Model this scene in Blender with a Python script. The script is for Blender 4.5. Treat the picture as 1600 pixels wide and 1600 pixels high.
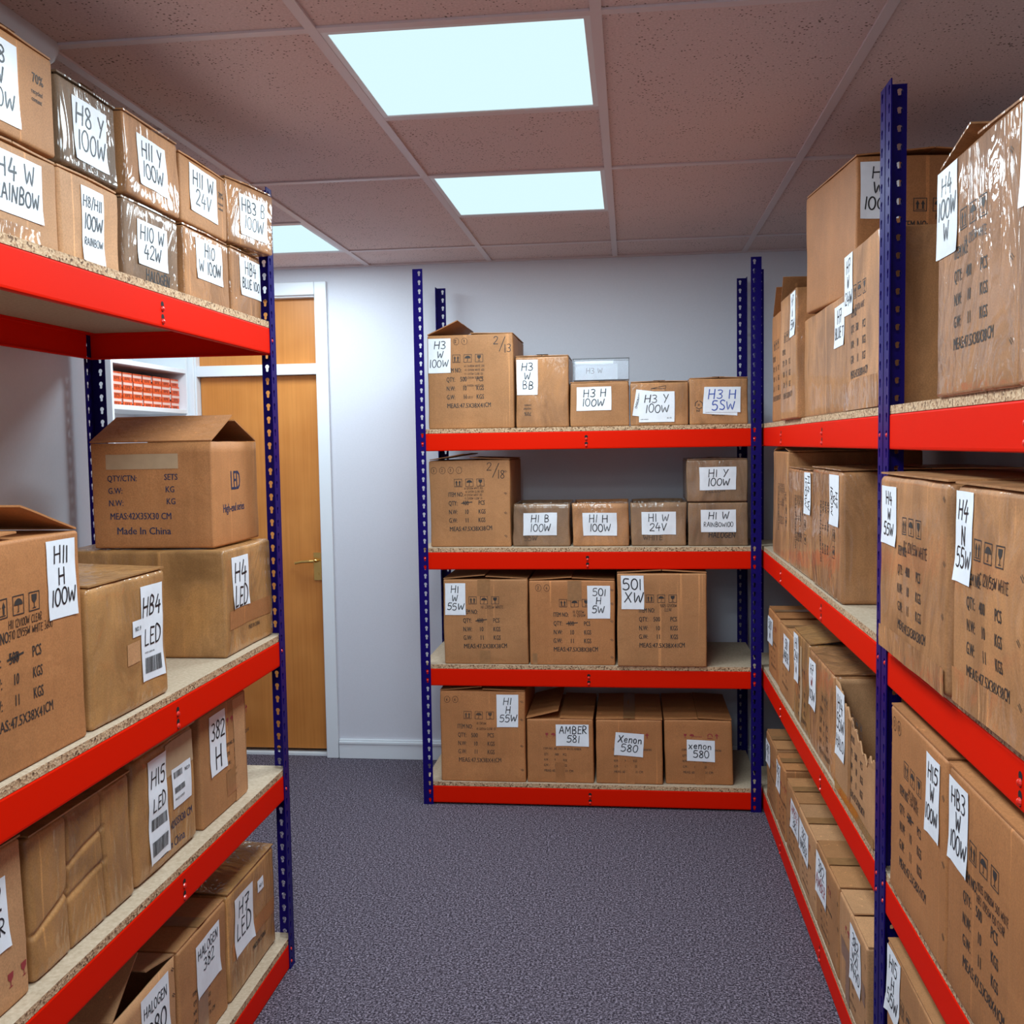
import bpy, bmesh, math, random
from math import sin, cos, pi, radians as rad
from mathutils import Vector, Matrix, noise
from mathutils.geometry import tessellate_polygon
random.seed(7)
scene = bpy.context.scene
COL = scene.collection
for o in list(bpy.data.objects):
    bpy.data.objects.remove(o)

# ------------------------------------------------------------------ camera
cam_data = bpy.data.cameras.new('camera')
cam_data.sensor_width = 36.0
cam_data.lens = 36.0 * 1591.6 / 1600.0
cam_data.clip_start = 0.05
cam = bpy.data.objects.new('camera', cam_data)
COL.objects.link(cam)
YAW, PITCH, ROLL, EYE = 0.1158, -0.0662, -0.0158, 1.5694
fwd = Vector((-sin(YAW)*cos(PITCH), cos(YAW)*cos(PITCH), sin(PITCH)))
r0 = Vector((cos(YAW), sin(YAW), 0)); u0 = r0.cross(fwd)
right = r0*cos(ROLL) + u0*sin(ROLL); up = -r0*sin(ROLL) + u0*cos(ROLL)
cam.matrix_world = Matrix(((right.x, up.x, -fwd.x, 0), (right.y, up.y, -fwd.y, 0),
                           (right.z, up.z, -fwd.z, EYE), (0, 0, 0, 1)))
scene.camera = cam

# ------------------------------------------------------------------ world, light levels, exposure
world = bpy.data.worlds.new('room_world')
scene.world = world
world.use_nodes = True
world.node_tree.nodes['Background'].inputs[0].default_value = (0.75, 0.85, 1, 1)
world.node_tree.nodes['Background'].inputs[1].default_value = 0.05
scene.view_settings.view_transform = 'Standard'
scene.view_settings.look = 'None'
scene.view_settings.gamma = 1.0
scene.view_settings.use_curve_mapping = False
scene.view_settings.exposure = 0.0
PANEL_WATTS = 20.0
PANEL_COLOUR = (0.74, 0.90, 1.0)
PANEL_FACE = (0.70, 0.94, 1.0)
PANEL_FACE_STRENGTH = 1.04
GX, GY, TILE, CEIL = -0.662, 2.161, 0.6, 2.456     # ceiling grid origin, module and height

# ------------------------------------------------------------------ helpers
def link(o, parent=None):
    COL.objects.link(o)
    if parent is not None:
        o.parent = parent
    return o

def tag(o, label=None, cat=None, group=None, kind=None):
    if label: o['label'] = label
    if cat: o['category'] = cat
    if group: o['group'] = group
    if kind: o['kind'] = kind
    return o

def empty(name, loc=(0, 0, 0), rz=0.0):
    o = bpy.data.objects.new(name, None)
    o.empty_display_size = 0.05
    o.location = loc; o.rotation_euler = (0, 0, rz)
    return link(o)

class MB:
    """collects geometry for ONE mesh object"""
    def __init__(s):
        s.v = []; s.f = []; s.m = []
    def add(s, verts, faces, mi=0):
        b = len(s.v)
        s.v += [tuple(p) for p in verts]
        for f in faces:
            s.f.append([i + b for i in f]); s.m.append(mi)
    def box(s, x0, x1, y0, y1, z0, z1, mi=0):
        v = [(x, y, z) for z in (z0, z1) for y in (y0, y1) for x in (x0, x1)]
        s.add(v, [(0, 2, 3, 1), (4, 5, 7, 6), (0, 1, 5, 4), (2, 6, 7, 3), (0, 4, 6, 2), (1, 3, 7, 5)], mi)
    def prism(s, pts, axis, a0, a1, mi=0):
        """closed 2D outline extruded along an axis"""
        n = len(pts)
        def P(p, a):
            return {'x': (a, p[0], p[1]), 'y': (p[0], a, p[1]), 'z': (p[0], p[1], a)}[axis]
        v = [P(p, a0) for p in pts] + [P(p, a1) for p in pts]
        f = [(i, (i+1) % n, n + (i+1) % n, n + i) for i in range(n)]
        f += [tuple(range(n))[::-1], tuple(range(n, 2*n))]
        s.add(v, f, mi)
    def build(s, name, mats, parent=None, smooth=False, bevel=0.0, fix=True):
        me = bpy.data.meshes.new(name)
        me.from_pydata(s.v, [], s.f)
        for m in (mats if isinstance(mats, (list, tuple)) else [mats]):
            me.materials.append(m)
        me.polygons.foreach_set('material_index', s.m)
        if fix:
            bm = bmesh.new(); bm.from_mesh(me)
            bmesh.ops.recalc_face_normals(bm, faces=bm.faces)
            bm.to_mesh(me); bm.free()
        if smooth:
            me.polygons.foreach_set('use_smooth', [True]*len(me.polygons))
        me.update()
        o = bpy.data.objects.new(name, me)
        if bevel:
            md = o.modifiers.new('bevel', 'BEVEL'); md.width = bevel; md.segments = 2; md.limit_method = 'ANGLE'
        return link(o, parent)

# ------------------------------------------------------------------ materials
def mat(name):
    m = bpy.data.materials.new(name); m.use_nodes = True
    nt = m.node_tree
    return m, nt, nt.nodes['Principled BSDF']

def N(nt, t, **kw):
    n = nt.nodes.new(t)
    for k, v in kw.items():
        if k.startswith('i_'):
            n.inputs[k[2:].replace('_', ' ')].default_value = v
        else:
            setattr(n, k, v)
    return n

def ramp(nt, stops):
    n = nt.nodes.new('ShaderNodeValToRGB')
    e = n.color_ramp.elements
    while len(e) < len(stops): e.new(0.5)
    for q, (p, c) in zip(e, stops):
        q.position = p; q.color = (*c, 1) if len(c) == 3 else c
    return n

def plain(name, col, rough=0.5, metal=0.0, coat=0.0, spec=0.5, bump=0.0, bscale=200.0, var=0.0):
    m, nt, b = mat(name)
    b.inputs['Base Color'].default_value = (*col, 1)
    b.inputs['Roughness'].default_value = rough
    b.inputs['Metallic'].default_value = metal
    b.inputs['Specular IOR Level'].default_value = spec
    if coat:
        b.inputs['Coat Weight'].default_value = coat; b.inputs['Coat Roughness'].default_value = 0.12
    if bump or var:
        tc = N(nt, 'ShaderNodeTexCoord')
        nz = N(nt, 'ShaderNodeTexNoise', i_Scale=bscale, i_Detail=3.0)
        nt.links.new(tc.outputs['Object'], nz.inputs['Vector'])
        if bump:
            bp = N(nt, 'ShaderNodeBump', i_Strength=bump, i_Distance=0.002)
            nt.links.new(nz.outputs['Fac'], bp.inputs['Height'])
            nt.links.new(bp.outputs['Normal'], b.inputs['Normal'])
        if var:
            r = ramp(nt, [(0.3, tuple(c*(1-var) for c in col)), (0.7, tuple(min(1, c*(1+var)) for c in col))])
            nt.links.new(nz.outputs['Fac'], r.inputs['Fac'])
            nt.links.new(r.outputs['Color'], b.inputs['Base Color'])
    return m

def cardboard(name, col, gloss=0.0, wrinkle=0.0):
    """kraft board: fibre noise, faint flute lines, each box a slightly different tone; gloss = clear tape over it"""
    m, nt, b = mat(name)
    L = nt.links.new
    tc = N(nt, 'ShaderNodeTexCoord'); oi = N(nt, 'ShaderNodeObjectInfo')
    off = N(nt, 'ShaderNodeVectorMath', operation='ADD')
    sc = N(nt, 'ShaderNodeVectorMath', operation='SCALE')
    L(oi.outputs['Random'], sc.inputs['Scale']); sc.inputs[0].default_value = (37, 19, 53)
    L(tc.outputs['Object'], off.inputs[0]); L(sc.outputs[0], off.inputs[1])
    big = N(nt, 'ShaderNodeTexNoise', i_Scale=5.0, i_Detail=4.0, i_Roughness=0.6); L(off.outputs[0], big.inputs['Vector'])
    r1 = ramp(nt, [(0.25, tuple(c*0.80 for c in col)), (0.75, tuple(c*1.12 for c in col))])
    L(big.outputs['Fac'], r1.inputs['Fac'])
    mp = N(nt, 'ShaderNodeMapping'); mp.inputs['Scale'].default_value = (55, 55, 0.8)
    L(off.outputs[0], mp.inputs['Vector'])
    fl = N(nt, 'ShaderNodeTexNoise', i_Scale=1.0, i_Detail=2.0); L(mp.outputs[0], fl.inputs['Vector'])
    r2 = ramp(nt, [(0.0, (0.92,)*3), (0.68, (1.0,)*3), (0.73, (1.42, 1.40, 1.34))])
    L(fl.outputs['Fac'], r2.inputs['Fac'])
    fib = N(nt, 'ShaderNodeTexNoise', i_Scale=320.0, i_Detail=2.0); L(off.outputs[0], fib.inputs['Vector'])
    r3 = ramp(nt, [(0.3, (0.86,)*3), (0.7, (1.12,)*3)]); L(fib.outputs['Fac'], r3.inputs['Fac'])
    def mul(a, c):
        x = N(nt, 'ShaderNodeMix', data_type='RGBA', blend_type='MULTIPLY'); x.inputs[0].default_value = 1
        L(a, x.inputs[6]); L(c, x.inputs[7]); return x.outputs[2]
    rv = ramp(nt, [(0.0, (0.86, 0.84, 0.82)), (1.0, (1.1, 1.1, 1.1))]); L(oi.outputs['Random'], rv.inputs['Fac'])
    colour = mul(mul(mul(r1.outputs[0], r2.outputs[0]), r3.outputs[0]), rv.outputs[0])
    L(colour, b.inputs['Base Color'])
    b.inputs['Roughness'].default_value = 0.62
    b.inputs['Specular IOR Level'].default_value = 0.35
    dn = N(nt, 'ShaderNodeTexNoise', i_Scale=17.0, i_Detail=3.0, i_Distortion=0.6); L(off.outputs[0], dn.inputs['Vector'])
    hs = N(nt, 'ShaderNodeMath', operation='MULTIPLY_ADD'); L(dn.outputs['Fac'], hs.inputs[0]); hs.inputs[1].default_value = 2.2; L(fl.outputs['Fac'], hs.inputs[2])
    bp = N(nt, 'ShaderNodeBump', i_Strength=0.3, i_Distance=0.003); L(hs.outputs[0], bp.inputs['Height'])
    L(bp.outputs[0], b.inputs['Normal'])
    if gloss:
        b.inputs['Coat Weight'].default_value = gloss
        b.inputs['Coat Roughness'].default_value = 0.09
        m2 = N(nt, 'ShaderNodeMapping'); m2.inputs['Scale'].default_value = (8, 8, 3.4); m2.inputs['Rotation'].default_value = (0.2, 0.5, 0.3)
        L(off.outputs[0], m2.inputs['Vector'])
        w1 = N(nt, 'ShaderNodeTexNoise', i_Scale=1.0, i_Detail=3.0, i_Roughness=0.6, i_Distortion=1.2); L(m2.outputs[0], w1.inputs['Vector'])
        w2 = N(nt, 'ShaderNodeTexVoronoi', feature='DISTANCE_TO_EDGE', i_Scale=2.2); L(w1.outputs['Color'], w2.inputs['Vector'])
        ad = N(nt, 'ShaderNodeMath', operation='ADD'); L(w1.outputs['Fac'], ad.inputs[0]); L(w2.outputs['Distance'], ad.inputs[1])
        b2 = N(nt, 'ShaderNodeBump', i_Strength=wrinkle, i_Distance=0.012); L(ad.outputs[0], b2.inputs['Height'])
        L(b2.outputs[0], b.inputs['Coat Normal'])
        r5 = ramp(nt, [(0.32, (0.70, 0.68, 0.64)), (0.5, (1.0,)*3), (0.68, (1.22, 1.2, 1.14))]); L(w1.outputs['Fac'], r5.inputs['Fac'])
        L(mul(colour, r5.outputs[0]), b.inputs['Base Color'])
    return m

M = {}
M['kraft'] = cardboard('kraft_board', (0.47, 0.215, 0.083))
M['kraft_warm'] = cardboard('warm_kraft_board', (0.485, 0.20, 0.07))
M['kraft_light'] = cardboard('light_kraft_board', (0.54, 0.275, 0.125))
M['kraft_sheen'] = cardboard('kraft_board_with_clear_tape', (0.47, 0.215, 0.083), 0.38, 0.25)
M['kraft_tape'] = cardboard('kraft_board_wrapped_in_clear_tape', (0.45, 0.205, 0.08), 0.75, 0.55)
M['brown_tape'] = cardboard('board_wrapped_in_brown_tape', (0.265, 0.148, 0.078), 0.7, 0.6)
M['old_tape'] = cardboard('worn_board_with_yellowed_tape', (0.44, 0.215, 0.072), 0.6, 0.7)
M['tape'] = plain('brown_packing_tape', (0.36, 0.175, 0.068), 0.3, coat=0.6, bump=0.2, bscale=60, var=0.12)
M['pale_tape'] = plain('masking_tape', (0.50, 0.33, 0.19), 0.6, var=0.06, bscale=30)
M['amber_tape'] = plain('amber_packing_tape', (0.52, 0.24, 0.03), 0.25, coat=0.7, bump=0.3, bscale=40)
M['paper'] = plain('white_paper', (0.88, 0.90, 0.93), 0.55, bump=0.15, bscale=45, var=0.03)
M['paper_shiny'] = plain('white_paper_under_clear_tape', (0.84, 0.86, 0.89), 0.45, coat=0.45, bump=0.5, bscale=28, var=0.04)
M['ink'] = plain('black_marker', (0.012, 0.012, 0.014), 0.45)
M['ink_print'] = plain('black_printing_ink', (0.035, 0.028, 0.024), 0.6)
M['ink_faded'] = plain('faded_printing_ink', (0.10, 0.058, 0.034), 0.6)
M['ink_red'] = plain('red_printing_ink', (0.33, 0.035, 0.04), 0.55)
M['ink_blue'] = plain('blue_marker', (0.02, 0.075, 0.42), 0.45)
M['ink_navy'] = plain('navy_printing_ink', (0.022, 0.03, 0.075), 0.55)
M['red'] = plain('red_powder_coat', (0.76, 0.0115, 0.0006), 0.5, spec=0.05, bump=0.05, bscale=500)
M['red_dot'] = plain('red_rivet', (0.75, 0.02, 0.008), 0.3, coat=0.3)
M['blue'] = plain('blue_powder_coat', (0.008, 0.003, 0.115), 0.36, spec=0.14, bump=0.04, bscale=500)
M['black'] = plain('dark_slot', (0.004, 0.004, 0.004), 0.8)
M['wall'] = plain('white_wall_paint', (0.685, 0.685, 0.735), 0.6, bump=0.08, bscale=120, var=0.015)
M['gloss_white'] = plain('white_gloss_paint', (0.80, 0.83, 0.86), 0.3, bump=0.06, bscale=60)
M['grid'] = plain('ceiling_grid_paint', (0.66, 0.56, 0.565), 0.45)
M['brass'] = plain('brass', (0.75, 0.47, 0.14), 0.25, metal=1.0)
M['panel_frame'] = plain('panel_frame_white', (0.72, 0.70, 0.72), 0.4)
M['grey_plastic'] = plain('grey_white_plastic', (0.50, 0.46, 0.47), 0.35)
M['carton_orange'] = plain('orange_card', (0.72, 0.085, 0.012), 0.45)
M['carton_pale'] = plain('pale_pink_card', (0.78, 0.50, 0.42), 0.45)
M['carton_white'] = plain('white_card', (0.75, 0.73, 0.70), 0.5)

def mk_chip(name, edge):
    m, nt, b = mat(name); L = nt.links.new
    tc = N(nt, 'ShaderNodeTexCoord')
    v = N(nt, 'ShaderNodeTexVoronoi', i_Scale=210.0); L(tc.outputs['Object'], v.inputs['Vector'])
    n = N(nt, 'ShaderNodeTexNoise', i_Scale=120.0, i_Detail=3.0); L(tc.outputs['Object'], n.inputs['Vector'])
    if edge:
        r = ramp(nt, [(0.12, (0.13, 0.06, 0.025)), (0.36, (0.50, 0.29, 0.15)), (0.8, (0.68, 0.46, 0.27))])
        L(v.outputs['Color'], r.inputs['Fac'])
        bp = N(nt, 'ShaderNodeBump', i_Strength=0.6, i_Distance=0.002); L(v.outputs['Distance'], bp.inputs['Height']); L(bp.outputs[0], b.inputs['Normal'])
    else:
        r = ramp(nt, [(0.3, (0.43, 0.32, 0.21)), (0.7, (0.56, 0.44, 0.31))]); L(n.outputs['Fac'], r.inputs['Fac'])
    L(r.outputs[0], b.inputs['Base Color']); b.inputs['Roughness'].default_value = 0.75
    return m
M['chip_top'] = mk_chip('chipboard_face', False)
M['chip_edge'] = mk_chip('chipboard_edge', True)

def mk_carpet():
    m, nt, b = mat('charcoal_carpet'); L = nt.links.new
    tc = N(nt, 'ShaderNodeTexCoord')
    a = N(nt, 'ShaderNodeTexNoise', i_Scale=150.0, i_Detail=4.0, i_Roughness=0.85); L(tc.outputs['Object'], a.inputs['Vector'])
    r = ramp(nt, [(0.40, (0.014, 0.010, 0.016)), (0.5, (0.085, 0.070, 0.088)), (0.60, (0.36, 0.31, 0.37))]); L(a.outputs['Fac'], r.inputs['Fac'])
    g = N(nt, 'ShaderNodeTexNoise', i_Scale=55.0, i_Detail=3.0); L(tc.outputs['Object'], g.inputs['Vector'])
    r2 = ramp(nt, [(0.3, (0.78, 0.76, 0.78)), (0.7, (1.15, 1.15, 1.17))]); L(g.outputs['Fac'], r2.inputs['Fac'])
    x = N(nt, 'ShaderNodeMix', data_type='RGBA', blend_type='MULTIPLY'); x.inputs[0].default_value = 1
    L(r.outputs[0], x.inputs[6]); L(r2.outputs[0], x.inputs[7]); L(x.outputs[2], b.inputs['Base Color'])
    bp = N(nt, 'ShaderNodeBump', i_Strength=0.7, i_Distance=0.004); L(a.outputs['Fac'], bp.inputs['Height']); L(bp.outputs[0], b.inputs['Normal'])
    b.inputs['Roughness'].default_value = 0.95; b.inputs['Specular IOR Level'].default_value = 0.1
    return m
M['carpet'] = mk_carpet()

def mk_ceiling():
    m, nt, b = mat('mineral_fibre_tile'); L = nt.links.new
    tc = N(nt, 'ShaderNodeTexCoord')
    v = N(nt, 'ShaderNodeTexVoronoi', i_Scale=88.0); L(tc.outputs['Object'], v.inputs['Vector'])
    n = N(nt, 'ShaderNodeTexNoise', i_Scale=9.0, i_Detail=3.0); L(tc.outputs['Object'], n.inputs['Vector'])
    th = N(nt, 'ShaderNodeMath', operation='MULTIPLY_ADD'); L(n.outputs['Fac'], th.inputs[0]); th.inputs[1].default_value = 0.42; th.inputs[2].default_value = -0.035
    lt = N(nt, 'ShaderNodeMath', operation='LESS_THAN'); L(v.outputs['Distance'], lt.inputs[0]); L(th.outputs[0], lt.inputs[1])
    f = N(nt, 'ShaderNodeTexNoise', i_Scale=180.0, i_Detail=2.0); L(tc.outputs['Object'], f.inputs['Vector'])
    r = ramp(nt, [(0.3, (0.62, 0.47, 0.445)), (0.7, (0.74, 0.575, 0.55))]); L(f.outputs['Fac'], r.inputs['Fac'])
    x = N(nt, 'ShaderNodeMix', data_type='RGBA'); L(lt.outputs[0], x.inputs[0]); L(r.outputs[0], x.inputs[6]); x.inputs[7].default_value = (0.17, 0.11, 0.085, 1)
    L(x.outputs[2], b.inputs['Base Color'])
    bp = N(nt, 'ShaderNodeBump', i_Strength=0.25, i_Distance=0.002); L(f.outputs['Fac'], bp.inputs['Height']); L(bp.outputs[0], b.inputs['Normal'])
    b.inputs['Roughness'].default_value = 0.9
    return m
M['tile'] = mk_ceiling()

def mk_wood():
    m, nt, b = mat('orange_wood_veneer'); L = nt.links.new
    tc = N(nt, 'ShaderNodeTexCoord')
    mp = N(nt, 'ShaderNodeMapping'); mp.inputs['Scale'].default_value = (90, 90, 2.2); L(tc.outputs['Object'], mp.inputs['Vector'])
    a = N(nt, 'ShaderNodeTexNoise', i_Scale=1.0, i_Detail=4.0); L(mp.outputs[0], a.inputs['Vector'])
    g = N(nt, 'ShaderNodeTexNoise', i_Scale=3.0, i_Detail=3.0); L(tc.outputs['Object'], g.inputs['Vector'])
    ad = N(nt, 'ShaderNodeMath', operation='MULTIPLY_ADD'); L(a.outputs['Fac'], ad.inputs[0]); ad.inputs[1].default_value = 0.5; L(g.outputs['Fac'], ad.inputs[2])
    r = ramp(nt, [(0.5, (0.50, 0.165, 0.026)), (0.95, (0.66, 0.25, 0.052))]); L(ad.outputs[0], r.inputs['Fac'])
    L(r.outputs[0], b.inputs['Base Color']); b.inputs['Roughness'].default_value = 0.4
    return m
M['wood'] = mk_wood()

def mk_clear():
    m, nt, b = mat('clear_plastic')
    b.inputs['Base Color'].default_value = (0.95, 0.97, 1, 1); b.inputs['Roughness'].default_value = 0.12
    b.inputs['Transmission Weight'].default_value = 0.9; b.inputs['IOR'].default_value = 1.3
    return m
M['clear'] = mk_clear()

def mk_emit():
    m = bpy.data.materials.new('lit_diffuser'); m.use_nodes = True; nt = m.node_tree
    nt.nodes.clear()
    e = N(nt, 'ShaderNodeEmission'); e.inputs[0].default_value = (*PANEL_FACE, 1); e.inputs[1].default_value = PANEL_FACE_STRENGTH
    o = N(nt, 'ShaderNodeOutputMaterial'); nt.links.new(e.outputs[0], o.inputs[0])
    return m
M['lit'] = mk_emit()

# ------------------------------------------------------------------ the room
XL, XR, XA, YB, YF, YC = -1.655, 1.165, -2.48, 4.935, -1.7, 3.0   # left wall, right wall, alcove wall, back wall, wall behind, corner
DX0, DX1, DZ = -2.172, -1.528, 2.325                              # door opening
def structure(name, mb, m, **k):
    return tag(mb.build(name, m, **k), kind='structure')
b = MB(); b.box(XA-.1, XR+.1, YF-.1, YB+.3, -.1, 0); structure('floor', b, M['carpet'])
b = MB(); b.box(XA-.1, XR+.1, YF-.1, YB+.3, CEIL, CEIL+.1); structure('ceiling', b, M['tile'])
b = MB(); b.box(XR, XR+.1, YF, YB+.1, 0, CEIL); structure('wall_right', b, M['wall'])
b = MB(); b.box(XA-.1, XL, YF, YC, 0, CEIL); b.box(XA-.1, XA, YC, YB+.1, 0, CEIL); structure('wall_left', b, M['wall'])
b = MB(); b.box(XA-.1, XR+.1, YF-.1, YF, 0, CEIL); structure('wall_front', b, M['wall'])
b = MB(); b.box(DX1, XR, YB, YB+.12, 0, CEIL); b.box(XA, DX0, YB, YB+.12, 0, CEIL); b.box(DX0, DX1, YB, YB+.12, DZ, CEIL)
structure('wall_back', b, M['wall'])
b = MB(); b.box(DX1+.058, .6, YB-.016, YB-.0005, 0.0005, .075); b.box(DX1+.058, .6, YB-.020, YB-.0005, .075, .088); b.box(DX1+.058, .6, YB-.012, YB-.0005, .088, .098)
structure('baseboard_back', b, M['gloss_white'], bevel=.002)
# ceiling tee bars
b = MB(); tw = .012
for i in range(-3, 4):
    x = GX + TILE*i
    if XA < x < XR: b.box(x-tw, x+tw, YF, YB-.001, CEIL-.006, CEIL-.0002)
for j in range(-6, 5):
    y = GY + TILE*j
    if j % 2 == 0: b.box(XA, XR, y-tw, y+tw, CEIL-.0055, CEIL-.0003)
    else:
        for c in (0, -2): b.box(GX+TILE*c, GX+TILE*(c+1), y-tw, y+tw, CEIL-.0055, CEIL-.0003)
b.box(XA, XR, YB-.022, YB-.001, CEIL-.008, CEIL-.0003)
b.box(XL+.0005, XL+.022, YF, YC, CEIL-.008, CEIL-.0003)
b.box(XR-.022, XR-.0005, YF, YB-.03, CEIL-.008, CEIL-.0003)
structure('trim_1', b, M['grid'])
# door lining, architrave, transom, over panel, threshold
b = MB()
b.box(DX0-.055, DX0+.006, YB-.018, YB-.0005, 0.0005, DZ+.058); b.box(DX1-.006, DX1+.055, YB-.018, YB-.0005, 0.0005, DZ+.058)
b.box(DX0+.006, DX1-.006, YB-.018, YB-.0005, DZ-.006, DZ+.058)
structure('trim_2', b, M['gloss_white'], bevel=.004)
b = MB()
b.box(DX0+.0005, DX0+.012, YB, YB+.11, .0005, DZ); b.box(DX1-.012, DX1-.0005, YB, YB+.11, .0005, DZ); b.box(DX0+.012, DX1-.012, YB, YB+.11, DZ-.014, DZ-.0005)
b.box(DX0+.012, DX1-.012, YB+.005, YB+.1, 1.933, 1.986)
structure('trim_3', b, M['gloss_white'], bevel=.002)
b = MB(); b.box(DX0+.013, DX1-.013, YB+.045, YB+.085, 1.987, DZ-.015); structure('trim_4', b, M['wood'])
b = MB(); b.box(DX0+.013, DX1-.013, YB+.02, YB+.1, .0005, .012); structure('trim_5', b, M['gloss_white'])
b = MB(); b.box(DX0+.015, DX1-.015, YB+.045, YB+.085, .03, 1.931)
door = structure('door_1', b, M['wood'], bevel=.002)
b = MB(); b.box(DX0, DX1, YB+.121, YB+.14, 0, DZ); structure('dark_backing', b, M['black'])  # black sheet behind the door, stands in for the dark in its gaps
b = MB()
b.box(-1.592, -1.553, YB+.039, YB+.0448, .90, 1.04)
n = 10
def tube(mb, pts, r, n=10, mi=0):
    rings = []
    for i, p in enumerate(pts):
        p = Vector(p)
        t = (Vector(pts[min(i+1, len(pts)-1)]) - Vector(pts[max(i-1, 0)])).normalized()
        a = t.orthogonal().normalized(); c = t.cross(a)
        rings.append([p + r*(a*cos(2*pi*k/n) + c*sin(2*pi*k/n)) for k in range(n)])
    v = [q for R in rings for q in R]; f = []
    for i in range(len(rings)-1):
        for k in range(n):
            f.append((i*n+k, i*n+(k+1) % n, (i+1)*n+(k+1) % n, (i+1)*n+k))
    f += [tuple(range(n)), tuple(range((len(rings)-1)*n, len(rings)*n))]
    mb.add(v, f, mi)
tube(b, [(-1.572, YB+.04, 1.0), (-1.572, YB+.006, 1.0), (-1.58, YB-.004, 1.0), (-1.60, YB-.006, 1.0), (-1.64, YB-.004, .998), (-1.672, YB, .992), (-1.676, YB+.01, .99)], .008)
tube(b, [(-1.572, YB+.04, .93), (-1.572, YB+.036, .93)], .007)
b.build('door_handle', M['brass'], door, smooth=False)

# ceiling lights
def light_panel(c, j, label):
    x0 = GX + TILE*c + tw; x1 = GX + TILE*(c+1) - tw; y0 = GY + TILE*j + tw; y1 = GY + TILE*(j+1) - tw
    t = tag(empty('ceiling_light_panel', ((x0+x1)/2, (y0+y1)/2, CEIL)), label, 'ceiling light', 'square light panels in the ceiling')
    hx, hy = (x1-x0)/2, (y1-y0)/2; fw = .014
    b = MB()
    for a in ((-hx, hx, -hy, -hy+fw), (-hx, hx, hy-fw, hy), (-hx, -hx+fw, -hy+fw, hy-fw), (hx-fw, hx, -hy+fw, hy-fw)):
        b.box(a[0], a[1], a[2], a[3], -.005, -.0004)
    b.build('frame', M['panel_frame'], t)
    b = MB(); b.box(-hx+fw, hx-fw, -hy+fw, hy-fw, -.003, -.0005); b.build('diffuser', M['lit'], t)
    ld = bpy.data.lights.new('panel_light', 'AREA'); ld.shape = 'RECTANGLE'; ld.size = 2*(hx-fw); ld.size_y = 2*(hy-fw)
    ld.energy = PANEL_WATTS; ld.color = PANEL_COLOUR
    lo = bpy.data.objects.new('panel_light', ld); lo.location = (0, 0, -.006); link(lo, t)
light_panel(0, 0, 'largest lit square ceiling panel, nearest over the aisle')
light_panel(0, 2, 'lit square ceiling panel over the aisle towards the back wall')
light_panel(-2, 3, 'small lit ceiling panel beyond the left shelving near the door')
light_panel(0, -2, 'lit ceiling panel above the front of the aisle, nearer than the frame')
light_panel(0, -4, 'lit ceiling panel in the middle of the row behind the viewer')
light_panel(0, -6, 'lit ceiling panel at the rear end of the room behind the aisle')

# grey plastic fitting on the ceiling
t = tag(empty('ceiling_fitting', (-1.288, 1.995, CEIL)), 'grey rounded plastic fitting on the ceiling over the top left boxes', 'ceiling fitting')
b = MB()
prof = [(-.062, 0), (-.062, -.018), (-.05, -.044), (-.022, -.06), (.022, -.06), (.05, -.044), (.062, -.018), (.062, 0)]
ys = [(-.17, .55), (-.165, .8), (-.15, .95), (-.12, 1), (.12, 1), (.15, .95), (.165, .8), (.17, .55)]
v = [(p[0]*(.6+.4*s), y, p[1]*s - .0005) for y, s in ys for p in prof]; k = len(prof)
f = [(i*k+q, i*k+q+1, (i+1)*k+q+1, (i+1)*k+q) for i in range(len(ys)-1) for q in range(k-1)] + [tuple(range(k)), tuple(range((len(ys)-1)*k, len(ys)*k))]
b.add(v, f); b.build('cover', M['grey_plastic'], t, smooth=True)
b = MB(); b.box(-.05, .05, -.15, .15, -.012, -.0005); b.build('base_plate', M['panel_frame'], t)

# ------------------------------------------------------------------ shelving
PW, PT, PITCH_H, NH = 0.043, 0.0028, 0.038, 61
POST_H = PITCH_H*NH
def keyhole(cx, cz):
    pts = []
    r, s = .0064, .0040
    a0 = -pi/2 + math.asin(s/r); a1 = 3*pi/2 - math.asin(s/r)
    for i in range(11):
        a = a0 + (a1-a0)*i/10
        pts.append((cx + r*cos(a), cz + r*sin(a)))
    pts += [(cx-s, cz-.012), (cx-s*.6, cz-.0145), (cx+s*.6, cz-.0145), (cx+s, cz-.012)]
    return pts
def flange(mb, to3, hz=.60):
    """plate PW wide with a column of keyholes; to3(u, z, depth) -> point"""
    hole = keyhole(PW*.66, PITCH_H*hz); rect = [(0, 0), (PW, 0), (PW, PITCH_H), (0, PITCH_H)]
    tris = tessellate_polygon([[Vector((*p, 0)) for p in rect], [Vector((*p, 0)) for p in hole]])
    pts = rect + hole; n = len(hole)
    for k in range(NH):
        z0 = k*PITCH_H
        v = [to3(p[0], p[1]+z0, d) for d in (0, PT) for p in pts]; m = len(pts)
        f = [tuple(t) for t in tris] + [tuple(i+m for i in t) for t in tris]
        f += [(4+i, 4+(i+1) % n, m+4+(i+1) % n, m+4+i) for i in range(n)]
        mb.add(v, f)
    H = POST_H
    q = [to3(u, z, d) for u, z, d in ((0, 0, 0), (0, 0, PT), (0, H, PT), (0, H, 0), (PW, 0, 0), (PW, 0, PT), (PW, H, PT), (PW, H, 0))]
    mb.add(q, [(0, 1, 2, 3), (4, 5, 6, 7), (0, 1, 5, 4), (3, 2, 6, 7)])
def post_mesh(sx, sy, hz):
    mb = MB()
    flange(mb, lambda u, z, d: (sx*u, sy*d, z), hz)
    flange(mb, lambda u, z, d: (sx*d, sy*(u*.9985+.0002), z))
    o = mb.build('upright_post', M['blue'], fix=True)
    return o
POSTS = {}
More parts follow.
